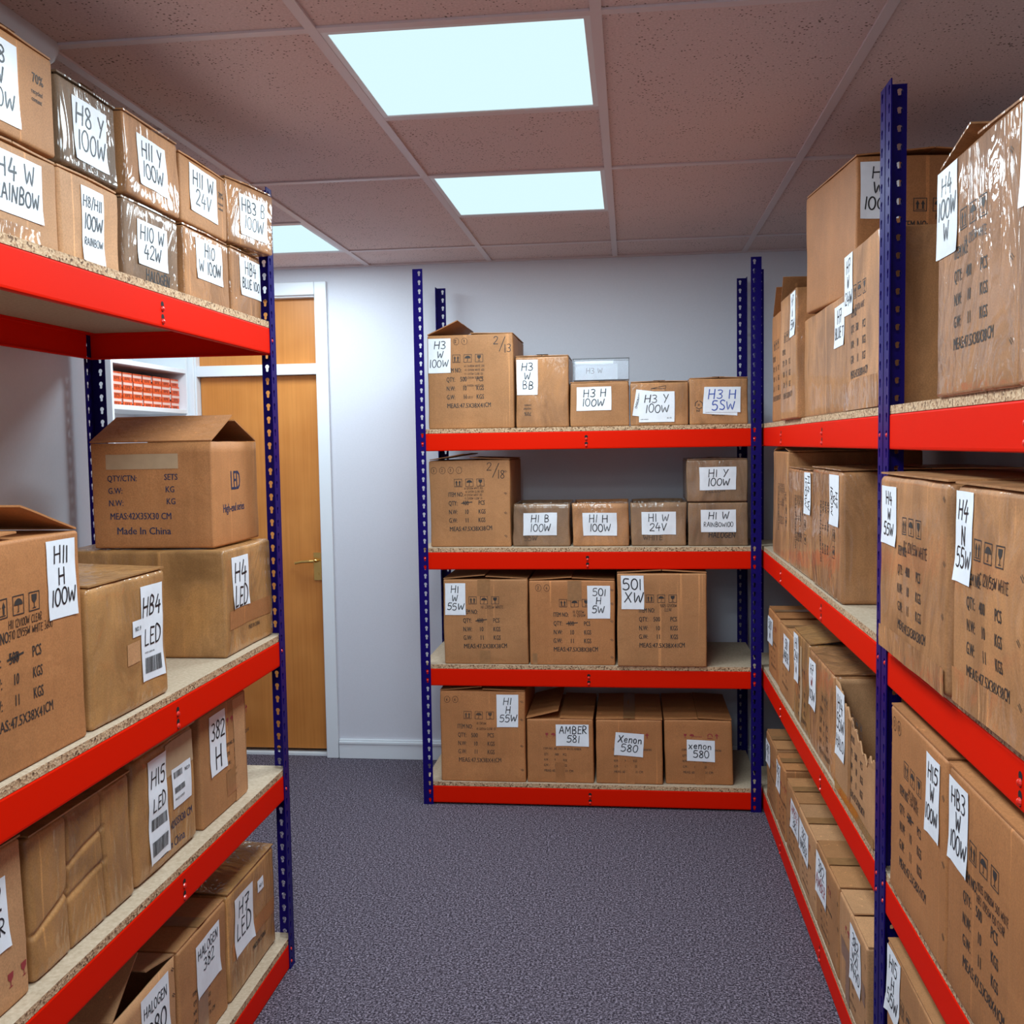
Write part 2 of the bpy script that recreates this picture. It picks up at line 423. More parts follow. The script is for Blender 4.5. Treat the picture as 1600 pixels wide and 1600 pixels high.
def add_post(root, x, y, sx, sy, hz=.60):
    if (sx, sy, hz) not in POSTS:
        o = post_mesh(sx, sy, hz); POSTS[(sx, sy, hz)] = o
    else:
        o = POSTS[(sx, sy, hz)].copy(); COL.objects.link(o)
    o.parent = root; o.location = (x, y, 0)
    # foot cap
    mb = MB(); e = .0012
    mb.box(min(x-sx*e, x+sx*(PW+e)), max(x-sx*e, x+sx*(PW+e)), min(y-sy*e, y+sy*.008), max(y-sy*e, y+sy*.008), 0.0004, .004)
    mb.box(min(x-sx*e, x+sx*.008), max(x-sx*e, x+sx*.008), min(y+sy*.008, y+sy*PW), max(y+sy*.008, y+sy*PW), 0.0004, .004)
    f = mb.build('foot_cap', M['blue'], o); f.matrix_parent_inverse = Matrix.Translation((-x, -y, 0))

BH = .075
def beam_profile():
    """channel: front plate, rolled top lip; (depth, z) with z = 0 at the top edge"""
    return [(0, -.004), (.0012, -.0012), (.004, 0), (.030, 0), (.030, -.003), (.005, -.003), (.003, -.005), (.003, -BH+.004),
            (.014, -BH+.004), (.014, -BH), (.003, -BH), (.0008, -BH+.002), (0, -BH+.006)]
def dome(mb, c, nrm, r, mi):
    nrm = Vector(nrm); a = nrm.orthogonal().normalized(); bb = nrm.cross(a); c = Vector(c)
    v = []; f = []
    for (k, h) in ((1, 0), (.8, .5), (.35, .8)):
        v += [c + nrm*(h*r) + r*k*(a*cos(2*pi*i/10) + bb*sin(2*pi*i/10)) for i in range(10)]
    for g in range(2):
        f += [(g*10+i, g*10+(i+1) % 10, g*10+10+(i+1) % 10, g*10+10+i) for i in range(10)]
    f.append(tuple(range(20, 30)))
    mb.add(v, f, mi)
def add_beam(root, p0, p1, nrm, ztop, holes, rivets=True):
    """beam from p0 to p1 (plan), outward normal nrm, front face on that line"""
    p0 = Vector((*p0, 0)); p1 = Vector((*p1, 0)); t = (p1-p0).normalized(); n = Vector((*nrm, 0)); Lg = (p1-p0).length
    mb = MB(); pr = beam_profile(); k = len(pr)
    v = [p0 - n*d + Vector((0, 0, ztop+z)) for d, z in pr] + [p1 - n*d + Vector((0, 0, ztop+z)) for d, z in pr]
    mb.add(v, [(i, (i+1) % k, k+(i+1) % k, k+i) for i in range(k)] + [tuple(range(k))[::-1], tuple(range(k, 2*k))])
    hz = [z for z in [(q+.52)*PITCH_H for q in range(NH)] if ztop-BH+.012 < z < ztop-.008][:2]
    if rivets:
        for s in (PW*.66-.0035, Lg-PW*.66+.0035):
            for z in hz:
                dome(mb, p0 + t*s + n*.0002 + Vector((0, 0, z-.001)), n, .0056, 2)
    for s in holes:
        for z in (ztop-.022, ztop-.050):
            c = p0 + t*s + n*.0004
            out = [c + t*((u-PW*.66)*1.15) + Vector((0, 0, (w-.0228)*1.15 + z - .002)) for u, w in keyhole(PW*.66, .0228)]
            mb.add(out, [tuple(range(len(out)))], 1)
            dome(mb, c + Vector((0, 0, z-.011)), n, .0062, 2)
    return mb.build('beam', [M['red'], M['black'], M['red_dot']], root)
def add_board(root, x0, x1, y0, y1, z):
    mb = MB()
    mb.box(x0, x1, y0, y1, z, z+.018, 0)
    o = mb.build('shelf_board', [M['chip_top'], M['chip_edge']], root, fix=True)
    for p in o.data.polygons:
        if abs(p.normal.z) < .5: p.material_index = 1
    return o
def rack(label, x0, x1, y0, y1, tops, aisle, step=.765, hz=.60):
    """aisle: which side faces the aisle: '-y', '-x' or '+x'"""
    root = tag(empty('shelving_unit', ((x0+x1)/2, (y0+y1)/2, 0)), label, 'shelving', 'blue and red shelving units')
    root['group'] = 'blue and red boltless shelving units'
    cx, cy = root.location.x, root.location.y
    X0, X1, Y0, Y1 = x0-cx, x1-cx, y0-cy, y1-cy
    for (x, sx) in ((X0, 1), (X1, -1)):
        for (y, sy) in ((Y0, 1), (Y1, -1)):
            add_post(root, x, y, sx, sy, hz if sy > 0 else .60)
    g = PT + .0006
    for z in tops:
        def hl(L, on):
            if not on: return []
            return [L/2] if L < 1.6 else [step-g, L-step+g]
        add_beam(root, (X0+g, Y0+g), (X1-g, Y0+g), (0, -1), z, hl(X1-X0, aisle == '-y'), True)
        add_beam(root, (X1-g, Y1-g), (X0+g, Y1-g), (0, 1), z, [], False)
        e = .036
        add_beam(root, (X0+g, Y1-e), (X0+g, Y0+e), (-1, 0), z, hl(Y1-Y0, aisle == '-x'), False)
        add_beam(root, (X1-g, Y0+e), (X1-g, Y1-e), (1, 0), z, hl(Y1-Y0, aisle == '+x'), False)
        add_board(root, X0+.0045, X1-.0045, Y0+.0045, Y1-.0045, z+.0004)
        # rivets of the aisle beams show through the post keyholes
        if aisle != '-y':
            mb = MB(); xx = X0 if aisle == '-x' else X1; s = -1 if aisle == '-x' else 1
            hz = [q for q in [(w+.52)*PITCH_H for w in range(NH)] if z-BH+.012 < q < z-.008][:2]
            for y in (Y0+PW*.66, Y1-PW*.66):
                for q in hz: dome(mb, (xx-s*.0026, y, q-.001), (s, 0, 0), .0056, 0)
            mb.build('rivet', M['red_dot'], root)
    return root
ZT = (.083, .602, 1.110, 1.621)
ZTL = (.0755, .5945, .999, 1.917)
rack('blue and red shelving unit standing against the back wall, facing the camera', -.9105, .5405, 4.3035, 4.8555, ZT, '-y')
rack('blue and red shelving unit on the left, its top shelf stacked two boxes high', -1.605, -1.030, .63, 2.92, ZTL, '+x')
rack('far blue and red shelving unit along the right wall, beside the back shelving', .5465, 1.10, 2.297, 4.62, ZT, '-x', hz=.80)
rack('near blue and red shelving unit along the right wall, cut by the right edge', .5465, 1.10, .005, 2.295, ZT, '-x')
BZ = [z + .0186 for z in ZT]; BZL = [z + .0186 for z in ZTL]

# ------------------------------------------------------------------ white shelves with orange cartons in the corner
sx0, sx1, sy0, sy1 = XA+.001, -2.195, 4.15, YB-.0215
t = tag(empty('wall_shelves', ((sx0+sx1)/2, (sy0+sy1)/2, 0)), 'white painted shelves in the corner beside the wooden door', 'shelves')
cx, cy = t.location.x, t.location.y
def part(name, m, *bx, **k):
    b = MB()
    for q in bx: b.box(q[0]-cx, q[1]-cx, q[2]-cy, q[3]-cy, q[4], q[5])
    return b.build(name, m, t, **k)
part('side_panel', M['gloss_white'], (sx0, sx1, sy0, sy0+.018, .001, 2.3), bevel=.0015)
part('side_panel', M['gloss_white'], (sx0, sx1, sy1-.018, sy1, .001, 2.3), bevel=.0015)
part('back_panel', M['gloss_white'], (sx0, sx0+.006, sy0+.0185, sy1-.0185, .001, 2.3))
for z in (.02, .5, .95, 1.35, 1.748, 1.947, 2.28):
    part('shelf', M['gloss_white'], (sx0+.0065, sx1-.001, sy0+.0185, sy1-.0185, z, z+.021), bevel=.0015)
part('mid_post', M['gloss_white'], (sx0+.0065, sx0+.03, 4.74, 4.79, 1.9685, 2.2795))

# ------------------------------------------------------------------ lettering: marker strokes and printed type
def _el(cx, cy, rx, ry, a0=90, a1=450, n=12):
    return [(cx + rx*cos(rad(a0+(a1-a0)*i/n)), cy + ry*sin(rad(a0+(a1-a0)*i/n))) for i in range(n+1)]
GL = {   # advance width, strokes
 'H': (.72, [[(.06, 1), (.03, 0)], [(.60, 1), (.58, 0)], [(.03, .5), (.62, .53)]]),
 '1': (.22, [[(.10, 1), (.09, 0)]]),
 '0': (.60, [_el(.29, .5, .27, .5, 100, 470)]),
 '2': (.62, [[(.04, .78), (.12, .95), (.30, 1), (.48, .92), (.52, .74), (.40, .5), (.18, .22), (.02, .02), (.30, .04), (.58, .02)]]),
 '3': (.60, [[(.06, .95), (.30, 1), (.48, .9), (.48, .7), (.34, .56), (.20, .53), (.40, .47), (.53, .3), (.48, .1), (.28, 0), (.04, .08)]]),
 '4': (.66, [[(.28, 1), (.16, .66), (.04, .36), (.30, .36), (.60, .38)], [(.46, .66), (.42, -.06)]]),
 '5': (.60, [[(.52, .98), (.14, .97), (.08, .56), (.30, .62), (.50, .48), (.52, .24), (.40, .05), (.20, 0), (.02, .08)]]),
 '6': (.58, [[(.44, 1), (.20, .72), (.06, .4), (.10, .1), (.28, 0), (.46, .12), (.48, .32), (.34, .46), (.16, .4), (.08, .26)]]),
 '7': (.58, [[(.03, .96), (.52, 1), (.36, .5), (.24, -.02)], [(.14, .5), (.50, .54)]]),
 '8': (.60, [[(.46, .86), (.30, 1), (.12, .9), (.12, .7), (.30, .54), (.48, .36), (.48, .12), (.28, 0), (.08, .1), (.10, .32), (.30, .52), (.48, .72), (.46, .86)]]),
 '9': (.58, [[(.48, .8), (.32, 1), (.10, .9), (.08, .66), (.24, .54), (.44, .64), (.49, .86), (.44, .4), (.36, 0)]]),
 'A': (.66, [[(.02, 0), (.28, 1), (.36, .96), (.60, 0)], [(.12, .36), (.52, .38)]]),
 'B': (.62, [[(.08, 0), (.10, 1), (.36, .98), (.48, .84), (.42, .62), (.12, .54), (.42, .48), (.54, .28), (.44, .06), (.06, 0)]]),
 'C': (.60, [[(.52, .86), (.36, 1), (.14, .86), (.04, .5), (.12, .14), (.34, 0), (.54, .12)]]),
 'D': (.64, [[(.08, 0), (.08, 1), (.34, .96), (.54, .72), (.56, .36), (.38, .06), (.04, 0)]]),
 'E': (.54, [[(.50, .97), (.10, 1), (.07, 0), (.50, .02)], [(.08, .52), (.42, .54)]]),
 'F': (.54, [[(.50, .98), (.08, 1), (.06, 0)], [(.08, .54), (.40, .56)]]),
 'G': (.66, [[(.54, .88), (.36, 1), (.12, .84), (.04, .46), (.14, .1), (.36, 0), (.56, .16), (.56, .44), (.36, .44)]]),
 'I': (.22, [[(.10, 1), (.10, 0)]]),
 'K': (.60, [[(.08, 1), (.07, 0)], [(.52, 1), (.10, .48), (.54, 0)]]),
 'L': (.52, [[(.10, 1), (.06, 0), (.46, .03)]]),
 'M': (.82, [[(.04, 0), (.12, 1), (.38, .3), (.64, 1), (.72, 0)]]),
 'N': (.70, [[(.05, 0), (.08, 1), (.54, 0), (.60, 1)]]),
 'O': (.66, [_el(.31, .5, .29, .5, 95, 462)]),
 'P': (.58, [[(.08, 0), (.08, 1), (.38, .98), (.50, .78), (.40, .54), (.10, .48)]]),
 'Q': (.66, [_el(.31, .5, .29, .5), [(.36, .25), (.62, -.05)]]),
 'R': (.62, [[(.06, 0), (.08, 1), (.38, .98), (.50, .78), (.38, .54), (.12, .48), (.54, 0)]]),
 'S': (.58, [[(.50, .90), (.30, 1), (.10, .86), (.16, .62), (.40, .46), (.50, .22), (.34, .02), (.06, .08)]]),
 'T': (.62, [[(.02, .98), (.58, 1)], [(.30, 1), (.28, 0)]]),
 'U': (.64, [[(.06, 1), (.08, .3), (.22, .02), (.42, .06), (.54, .34), (.56, 1)]]),
 'V': (.62, [[(.03, 1), (.26, 0), (.58, 1)]]),
 'W': (.84, [[(.02, .96), (.16, .04), (.40, .72), (.58, .04), (.78, 1)]]),
 'X': (.66, [[(.06, .98), (.58, 0)], [(.58, 1), (.04, 0)]]),
 'Y': (.62, [[(.04, 1), (.28, .5)], [(.56, 1), (.16, -.06)]]),
 '/': (.42, [[(.38, 1.08), (.02, -.1)]]), '.': (.2, [[(.06, .04), (.1, 0)]]), ' ': (.42, []),
 'e': (.5, [[(.08, .3), (.40, .34), (.32, .56), (.14, .52), (.06, .28), (.16, .04), (.42, .08)]]),
 'n': (.5, [[(.06, .58), (.06, 0)], [(.06, .36), (.22, .56), (.38, .48), (.40, 0)]]),
 'o': (.5, [_el(.22, .28, .18, .28)]),
 'x': (.5, [[(.04, .58), (.42, 0)], [(.42, .58), (.04, 0)]]),
}
def smooth_line(p, sharp):
    if len(p) < 3 or sharp: return p
    q = []
    for i in range(len(p)-1):
        a = Vector(p[max(i-1, 0)]); b_ = Vector(p[i]); c = Vector(p[i+1]); d = Vector(p[min(i+2, len(p)-1)])
        for s in (0, .34, .67):
            q.append(tuple(.5*((2*b_) + (c-a)*s + (2*a-5*b_+4*c-d)*s*s + (3*b_-a-3*c+d)*s**3)))
    return q + [p[-1]]
SHARP = set('HAEFIKLMNTVXY/')
def text_width(s): return sum(GL[c][0] + .10 for c in s) - .10

_type = {}
def type_shape(s):
    """printed lettering: outline type filled, cap height 1, left aligned"""
    if s not in _type:
        cu = bpy.data.curves.new('type', 'FONT'); cu.body = s; cu.resolution_u = 2;  cu.size = 1.0
        ob = bpy.data.objects.new('type', cu)
        me = bpy.data.meshes.new_from_object(ob)
        v = [(p.co.x/.73, p.co.y/.73) for p in me.vertices]; f = [tuple(p.vertices) for p in me.polygons]
        _type[s] = (v, f, max([p[0] for p in v] or [0]))
        bpy.data.objects.remove(ob); bpy.data.curves.remove(cu); bpy.data.meshes.remove(me)
    return _type[s]

class Ink:
    """flat lettering and marks in metres: list of (points, faces, material slot)"""
    def __init__(s): s.g = []
    def poly(s, pts, c=0): s.g.append((list(pts), [tuple(range(len(pts)))], c))
    def rect(s, x0, z0, x1, z1, c=0): s.poly([(x0, z0), (x1, z0), (x1, z1), (x0, z1)], c)
    def type(s, t, x, z, h, cond=.62, c=0, width=None):
        v, f, w = type_shape(t)
        if width: cond = width/(w*h)
        for e in (-.022, .022): s.g.append(([(x + p[0]*h*cond + e*h, z + p[1]*h) for p in v], f, c))
    def stroke(s, pts, wd, c=0):
        n = len(pts)
        if n < 2: return
        P = [Vector(p) for p in pts]; l = []; r = []
        for i in range(n):
            t = (P[min(i+1, n-1)] - P[max(i-1, 0)])
            if t.length < 1e-9: t = Vector((1, 0))
            t.normalize(); k = Vector((-t.y, t.x))*wd*.5
            e = -t*wd*.3 if i == 0 else (t*wd*.3 if i == n-1 else Vector((0, 0)))
            l.append(tuple(P[i]+e+k)); r.append(tuple(P[i]+e-k))
        s.g.append((l + r, [(i, i+1, n+i+1, n+i) for i in range(n-1)], c))
    def hand(s, t, x, z, h, rng, wd=None, c=0, xs=1.0, slant=.06):
        wd = wd or h*.085
        for ch in t:
            a, st = GL[ch]
            jz = rng.uniform(-.04, .04)*h; jh = rng.uniform(.92, 1.06); jr = rng.uniform(-.05, .05) + slant
            for p in st:
                q = [(x + (px + py*jr)*h*xs, z + jz + py*h*jh) for px, py in smooth_line(p, ch in SHARP)]
                fine = []
                for i in range(len(q)-1):
                    k = max(1, int(math.dist(q[i], q[i+1])/.014))
                    fine += [(q[i][0] + (q[i+1][0]-q[i][0])*j/k, q[i][1] + (q[i+1][1]-q[i][1])*j/k) for j in range(k)]
                fine.append(q[-1]); ww = wd*rng.uniform(.85, 1.12)
                if ch in SHARP:
                    for i in range(len(fine)-1): s.stroke(fine[i:i+2], ww, c)
                else: s.stroke(fine, ww, c)
            x += (a + .10)*h*xs
    def moved(s, x0=0, z0=0, sc=1, rot=0):
        o = Ink(); a = rad(rot)
        for v, f, c in s.g:
            o.g.append(([(x0 + sc*(p[0]*cos(a) - p[1]*sin(a)), z0 + sc*(p[0]*sin(a) + p[1]*cos(a))) for p in v], f, c))
        return o
    def emit(s, mb, to3, cmap):
        for v, f, c in s.g:
            mb.add([to3(p[0], p[1]) for p in v], f, cmap[c])

def icons(k, x, z, s, gap, c=0, frame=True, kinds='auw'):
    """handling marks: arrows up, umbrella, glass"""
    for i, t in enumerate(kinds):
        X = x + i*gap; e = s*.055
        if frame:
            k.rect(X, z, X+s, z+e, c); k.rect(X, z+s-e, X+s, z+s, c); k.rect(X, z+e, X+e, z+s-e, c); k.rect(X+s-e, z+e, X+s, z+s-e, c)
        if t == 'a':
            for q in (.30, .70):
                k.rect(X+s*(q-.07), z+s*.2, X+s*(q+.07), z+s*.55, c); k.poly([(X+s*(q-.15), z+s*.53), (X+s*(q+.15), z+s*.53), (X+s*q, z+s*.84)], c)
            k.rect(X+s*.16, z+s*.12, X+s*.84, z+s*.17, c)
        elif t == 'u':
            k.poly([(X+s*(.5+.38*cos(rad(a))), z+s*(.50+.33*sin(rad(a)))) for a in range(0, 181, 20)], c)
            k.rect(X+s*.47, z+s*.16, X+s*.53, z+s*.52, c); k.rect(X+s*.38, z+s*.14, X+s*.53, z+s*.19, c)
        elif t == 'w':
            k.poly([(X+s*.25, z+s*.86), (X+s*.28, z+s*.58), (X+s*.44, z+s*.42), (X+s*.56, z+s*.42), (X+s*.72, z+s*.58), (X+s*.75, z+s*.86)], c)
            k.rect(X+s*.47, z+s*.18, X+s*.53, z+s*.45, c); k.rect(X+s*.34, z+s*.13, X+s*.66, z+s*.18, c)
        elif t == 'r':   # single arrow
            k.rect(X+s*.43, z+s*.1, X+s*.57, z+s*.6, c); k.poly([(X+s*.2, z+s*.56), (X+s*.8, z+s*.56), (X+s*.5, z+s*.95)], c)
        elif t == 'h':   # hand mark
            k.stroke(_el(X+s*.5, z+s*.55, s*.34, s*.3, -20, 200, 8), s*.13, c); k.rect(X+s*.1, z+s*.12, X+s*.86, z+s*.24, c)
def carton_print(qty='500', meas='47.5X38X41', struck=False, c=0):
    """the block printed on the tall cartons, x and z measured from the face's lower left corner"""
    k = Ink()
    icons(k, .110, .270, .034, .049, c)
    h = .0205
    k.type('ITEM NO:', .082, .228, h, .56, c)
    for t, z in (('QTY:', .190), ('N.W:', .152), ('G.W:', .115)): k.type(t, .083, z, h, .6, c)
    k.type(qty, .142, .190, h, .7, c); k.type('10', .152, .152, h, .66, c); k.type('11', .154, .115, h, .66, c)
    k.type('PCS', .213, .190, h, .62, c); k.type('KGS', .213, .152, h, .62, c); k.type('KGS', .213, .115, h, .62, c)
    k.type('MEAS:', .084, .078, h, .56, c, width=.054); k.type(meas, .140, .078, h*.97, .62, c, width=.105); k.type('CM', .247, .080, h, .62, c, width=.026)
    if struck: k.stroke([(.138, .198), (.186, .203)], .004, c)
    return k
def small_print(c=0, red=1, top=True, word='GREY'):
    """print on the low long cartons (60 x 29 x 31)"""
    k = Ink()
    if top:
        icons(k, .075, .198, .026, .028, red, False, 'wu'); icons(k, .178, .198, .028, .028, red, False, 'hr')
        k.type('DO NOT DROP', .118, .205, .006, .7, red)
    k.type('ITEM NO. 382 12V21W BA15S ' + word, .072, .146, .010, .55, c, width=.165)
    for t, q, u, z in (('QTY:', '1000', 'PCS', .120), ('N.W. :', '9', 'KGS', .096), ('G.W. :', '10', 'KGS', .072)):
        k.type(t, .075, z, .011, .6, c); k.type(q, .122, z, .011, .6, c); k.type(u, .158, z, .011, .6, c)
    k.type('MEAS: 60 X 29 X 31 CM', .075, .048, .011, .6, c, width=.125)
    return k
def scribble(lines, x, z, h, dz, rng, c=0):
    k = Ink()
    for i, t in enumerate(lines): k.hand(t, x + rng.uniform(0, .006), z - i*dz, h, rng, h*.10, c, .72)
    return k
def barcode(x, z, w, h, rng, c=0):
    k = Ink(); p = x
    while p < x + w:
        q = rng.choice((.0008, .0014, .0022)); k.rect(p, z, min(p+q, x+w), z+h, c); p += q + rng.choice((.0009, .0015))
    return k

# ------------------------------------------------------------------ cardboard boxes
def _axis(L, r, n):
    return [0, r*.3, r*.65] + [r + (L-2*r)*i/n for i in range(n+1)] + [L-r*.65, L-r*.3, L]
class Box:
    def __init__(s, side, a0, a1, front, z0, h, d, label, group, m='kraft', yaw=0.0, amp=.0035, r=.007, seed=0, open=False, torn=None, lean=0.0, dent=None, n=12, name='cardboard_box'):
        w = abs(a1-a0); mid = (a0+a1)/2
        s.w, s.d, s.h, s.amp, s.seed, s.dent, s.m, s.lean = w, d, h, amp, Vector((seed*3.7+1.3, seed*1.9+.7, seed*5.3)), dent, M[m], lean
        loc, rz = {'B': ((mid, front, z0), 0), 'R': ((front, mid, z0), -pi/2), 'L': ((front, mid, z0), pi/2)}[side]
        s.root = tag(empty(name, loc, rz + rad(yaw)), label, 'box', group)
        s.rng = random.Random(seed*17+3)
        s.ink = MB()            # print joined into the carton's own mesh
        s.mats = [s.m, M['ink_print'], M['ink_faded'], M['ink_red'], M['ink'], M['ink_navy']]
        s.r, s.n, s.open, s.torn = r, n, open, torn
        s.tk = M['tape']
    def disp(s, p):
        q = Vector(p)
        e = noise.noise_vector(q*5.0 + s.seed)*s.amp + noise.noise_vector(q*16.0 + s.seed*2)*s.amp*.35
        e.z *= min(1, max(0, q.z/.03))*.6
        if q.z < .03: e *= .5 + .5*max(0, q.z)/.03
        o = q + e
        if s.dent: o.y += s.dent(q.x + s.w/2, q.z)*max(0, 1 - q.y/.12)
        o.x += s.lean*q.z
        return o
    def F(s, off):      # front face: u from its left edge, z up
        return lambda u, z: s.disp((u - s.w/2, 0, z)) + Vector((0, -off, 0))
    def S(s, off):      # right-hand end: u from the front edge
        return lambda u, z: s.disp((s.w/2, u, z)) + Vector((off, 0, 0))
    def put(s, ink, face='F', c=(1, 3, 4, 5)):
        ink.emit(s.ink, (s.F if face == 'F' else s.S)(.0006), c)
    def label(s, u0, z0, u1, z1, lines, rot=0, shiny=False, c='ink', heights=None, tilt=0.0, extra=None, fill=.80, name='paper_label', wd=.085, colours=None, lz=None, curl=.002):
        W, H = u1-u0, z1-z0
        k = Ink(); tw_, th_ = (W, H) if not rot else (H, W)
        n = len(lines)
        if n:
            slot = th_*fill/n if lz is None else lz
            for i, t in enumerate(lines):
                h = min(slot*.80, tw_*.86/max(.3, text_width(t)))
                if heights: h = min(h, heights[i]*th_)
                xs = min(1.25, tw_*.84/max(.01, text_width(t)*h)) if len(t) > 1 else 1.0
                xs = min(xs, 1.12)
                wt = text_width(t)*h*xs
                x = (tw_-wt)/2 + s.rng.uniform(-.03, .03)*tw_
                z = th_*.94 - slot*(i+.5) - h*.5
                k.hand(t, x, z, h, s.rng, min(max(.0034, min(.0066, h*wd*1.2)), h*.125), (colours[i] if colours else 0), xs)
        if rot == -90: k = k.moved(0, H, 1, -90)
        if extra: k.g += extra.g
        ca, sa = cos(rad(tilt)), sin(rad(tilt)); cu, cz = (u0+u1)/2, (z0+z1)/2
        def at(off):
            f = s.F(off)
            def g(a, bb):
                x, y = a - W/2, bb - H/2
                ed = max(0, abs(x)/(W/2) - .8)*max(0, -y/(H/2) - .5)*10
                p = f(cu + x*ca - y*sa, cz + x*sa + y*ca)
                return p + Vector((0, -curl*ed, 0))
            return g
        mb = MB(); nx = max(3, int(W/.012)); nz = max(3, int(H/.012)); g = at(.0015)
        mb.add([g(W*i/nx, H*j/nz) for j in range(nz+1) for i in range(nx+1)],
               [(j*(nx+1)+i, j*(nx+1)+i+1, (j+1)*(nx+1)+i+1, (j+1)*(nx+1)+i) for j in range(nz) for i in range(nx)], 0)
        k.emit(mb, at(.0022), {0: 1, 1: 2, 2: 3})
        return mb.build(name, [M['paper_shiny' if shiny else 'paper'], M[c], M['ink_red'], M['ink_print']], s.root, fix=False, smooth=True)
    def tape(s, u0, z0, u1, z1, m='tape', face='F', name='packing_tape'):
        f = (s.F if face == 'F' else s.S)(.0009); mb = MB()
        W, H = u1-u0, z1-z0; nx = max(2, int(W/.015)); nz = max(2, int(H/.015))
        mb.add([f(u0+W*i/nx, z0+H*j/nz) for j in range(nz+1) for i in range(nx+1)],
               [(j*(nx+1)+i, j*(nx+1)+i+1, (j+1)*(nx+1)+i+1, (j+1)*(nx+1)+i) for j in range(nz) for i in range(nx)], 0)
        return mb.build(name, M[m], s.root, fix=False, smooth=True)
    def top_tape(s, x0, y0, x1, y1, m='tape', dz=.0085):
        mb = MB(); n = 10
        v = []
        for j in range(n+1):
            for i in range(3):
                x = x0 + (x1-x0)*i/2; y = y0 + (y1-y0)*j/n; q = s.disp((x, y, s.h)); v.append((q.x, q.y, s.h + dz + abs(q.z-s.h)*.2))
        mb.add(v, [(j*3+i, j*3+i+1, j*3+i+4, j*3+i+3) for j in range(n) for i in range(2)])
        return mb.build('packing_tape', M[m], s.root, fix=True, smooth=True)
    def flap(s, edge, ang, length=None, t=.0035, curl=0.0, inset=.003, lift=.0012, m=None):
        """one lid flap hinged on the L, R, F (front) or K (back) top edge, raised by ang degrees from lying flat inwards"""
        w, d, h = s.w, s.d, s.h
        side = edge in 'LR'
        ln = length or ((w if side else d)/2 - .002)
        wid = (d if side else w) - 2*inset
        nu, nv = 6, 8; a = rad(ang); mb = MB(); V = []
        for lay in (0, t):
            for j in range(nv+1):
                for i in range(nu+1):
                    q = ln*i/nu; aa = a + curl*i/nu; p = wid*j/nv - wid/2
                    wob = .0025*noise.noise(Vector((q*9, p*9, s.seed.x)))*(i/nu)
                    dx = q*cos(aa) - lay*sin(aa); dz = q*sin(aa) + lay*cos(aa) + wob + lift
                    dx += .0012*noise.noise(Vector((p*60, s.seed.y, lay*99)))*(i == nu)
                    if edge == 'L': c = (-w/2 + .001 + dx, d/2 + p, h + dz)
                    elif edge == 'R': c = (w/2 - .001 - dx, d/2 + p, h + dz)
                    elif edge == 'F': c = (p, .001 + dx, h + dz)
                    else: c = (p, d - .001 - dx, h + dz)
                    c = Vector(c); c.x += s.lean*h
                    V.append(c)
        k = (nu+1)*(nv+1); f = []
        ix = lambda l, i, j: l*k + j*(nu+1) + i
        for j in range(nv):
            for i in range(nu):
                f += [(ix(0, i, j), ix(0, i, j+1), ix(0, i+1, j+1), ix(0, i+1, j)), (ix(1, i, j), ix(1, i+1, j), ix(1, i+1, j+1), ix(1, i, j+1))]
        for i in range(nu):
            for j in (0, nv): f.append((ix(0, i, j), ix(0, i+1, j), ix(1, i+1, j), ix(1, i, j)))
        for j in range(nv):
            for i in (0, nu): f.append((ix(0, i, j), ix(0, i, j+1), ix(1, i, j+1), ix(1, i, j)))
        mb.add(V, f)
        return mb.build('flap', m or s.m, s.root)
    def lid(s, kind='LR', a=1.0, b_=1.0, seal=True):
        """two closed flaps meeting in the middle with a strip of tape"""
        if kind == 'LR': s.flap('L', a); s.flap('R', b_)
        else: s.flap('F', a); s.flap('K', b_)
        if seal and max(a, b_) < 2.5:
            if kind == 'LR': s.top_tape(-.025, .001, .025, s.d-.002)
            else: s.top_tape(-s.w/2+.002, s.d/2-.025, s.w/2-.002, s.d/2+.025)
    def staples(s, u, zs):
        k = Ink()
        for z in zs:
            k.stroke([(u, z+.008), (u+.009, z+.001)], .0022, 0); k.stroke([(u+.004, z+.011), (u+.013, z+.004)], .0018, 0)
        s.put(k, 'F', {0: 2})
    def done(s):
        w, d, h, r, n = s.w, s.d, s.h, s.r, s.n
        ax, ay, az = _axis(w, r, n), _axis(d, r, 8), _axis(h, r, n)
        bm = bmesh.new()
        def P(x, y, z):
            p = Vector((x, y, z)); c = Vector((min(max(x, r), w-r), min(max(y, r), d-r), min(max(z, r), h-r)))
            e = p - c
            if e.length > 1e-9: p = c + e.normalized()*r*min(1, max(abs(e.x), abs(e.y), abs(e.z))/r)
            return bm.verts.new((p.x - w/2, p.y, p.z))
        def grid(A, B, f):
            g = [[f(a, b_) for b_ in B] for a in A]
            for i in range(len(A)-1):
                for j in range(len(B)-1): bm.faces.new((g[i][j], g[i+1][j], g[i+1][j+1], g[i][j+1]))
        grid(ax, az, lambda x, z: P(x, 0, z)); grid(ax, az, lambda x, z: P(x, d, z))
        grid(ay, az, lambda y, z: P(0, y, z)); grid(ay, az, lambda y, z: P(w, y, z))
        grid(ax, ay, lambda x, y: P(x, y, 0)); grid(ax, ay, lambda x, y: P(x, y, h))
        bmesh.ops.remove_doubles(bm, verts=bm.verts, dist=1e-5)
        bmesh.ops.recalc_face_normals(bm, faces=bm.faces)
        if s.open:
            bmesh.ops.delete(bm, geom=[f for f in bm.faces if f.calc_center_median().z > h - r*.98], context='FACES')
            for e in bm.edges:
                if e.is_boundary:
                    for v in e.verts:
                        if v.co.z < h - 1e-6 and v.co.z > h*.5:
                            v.co.z = h
        for v in bm.verts: v.co = s.disp(v.co)
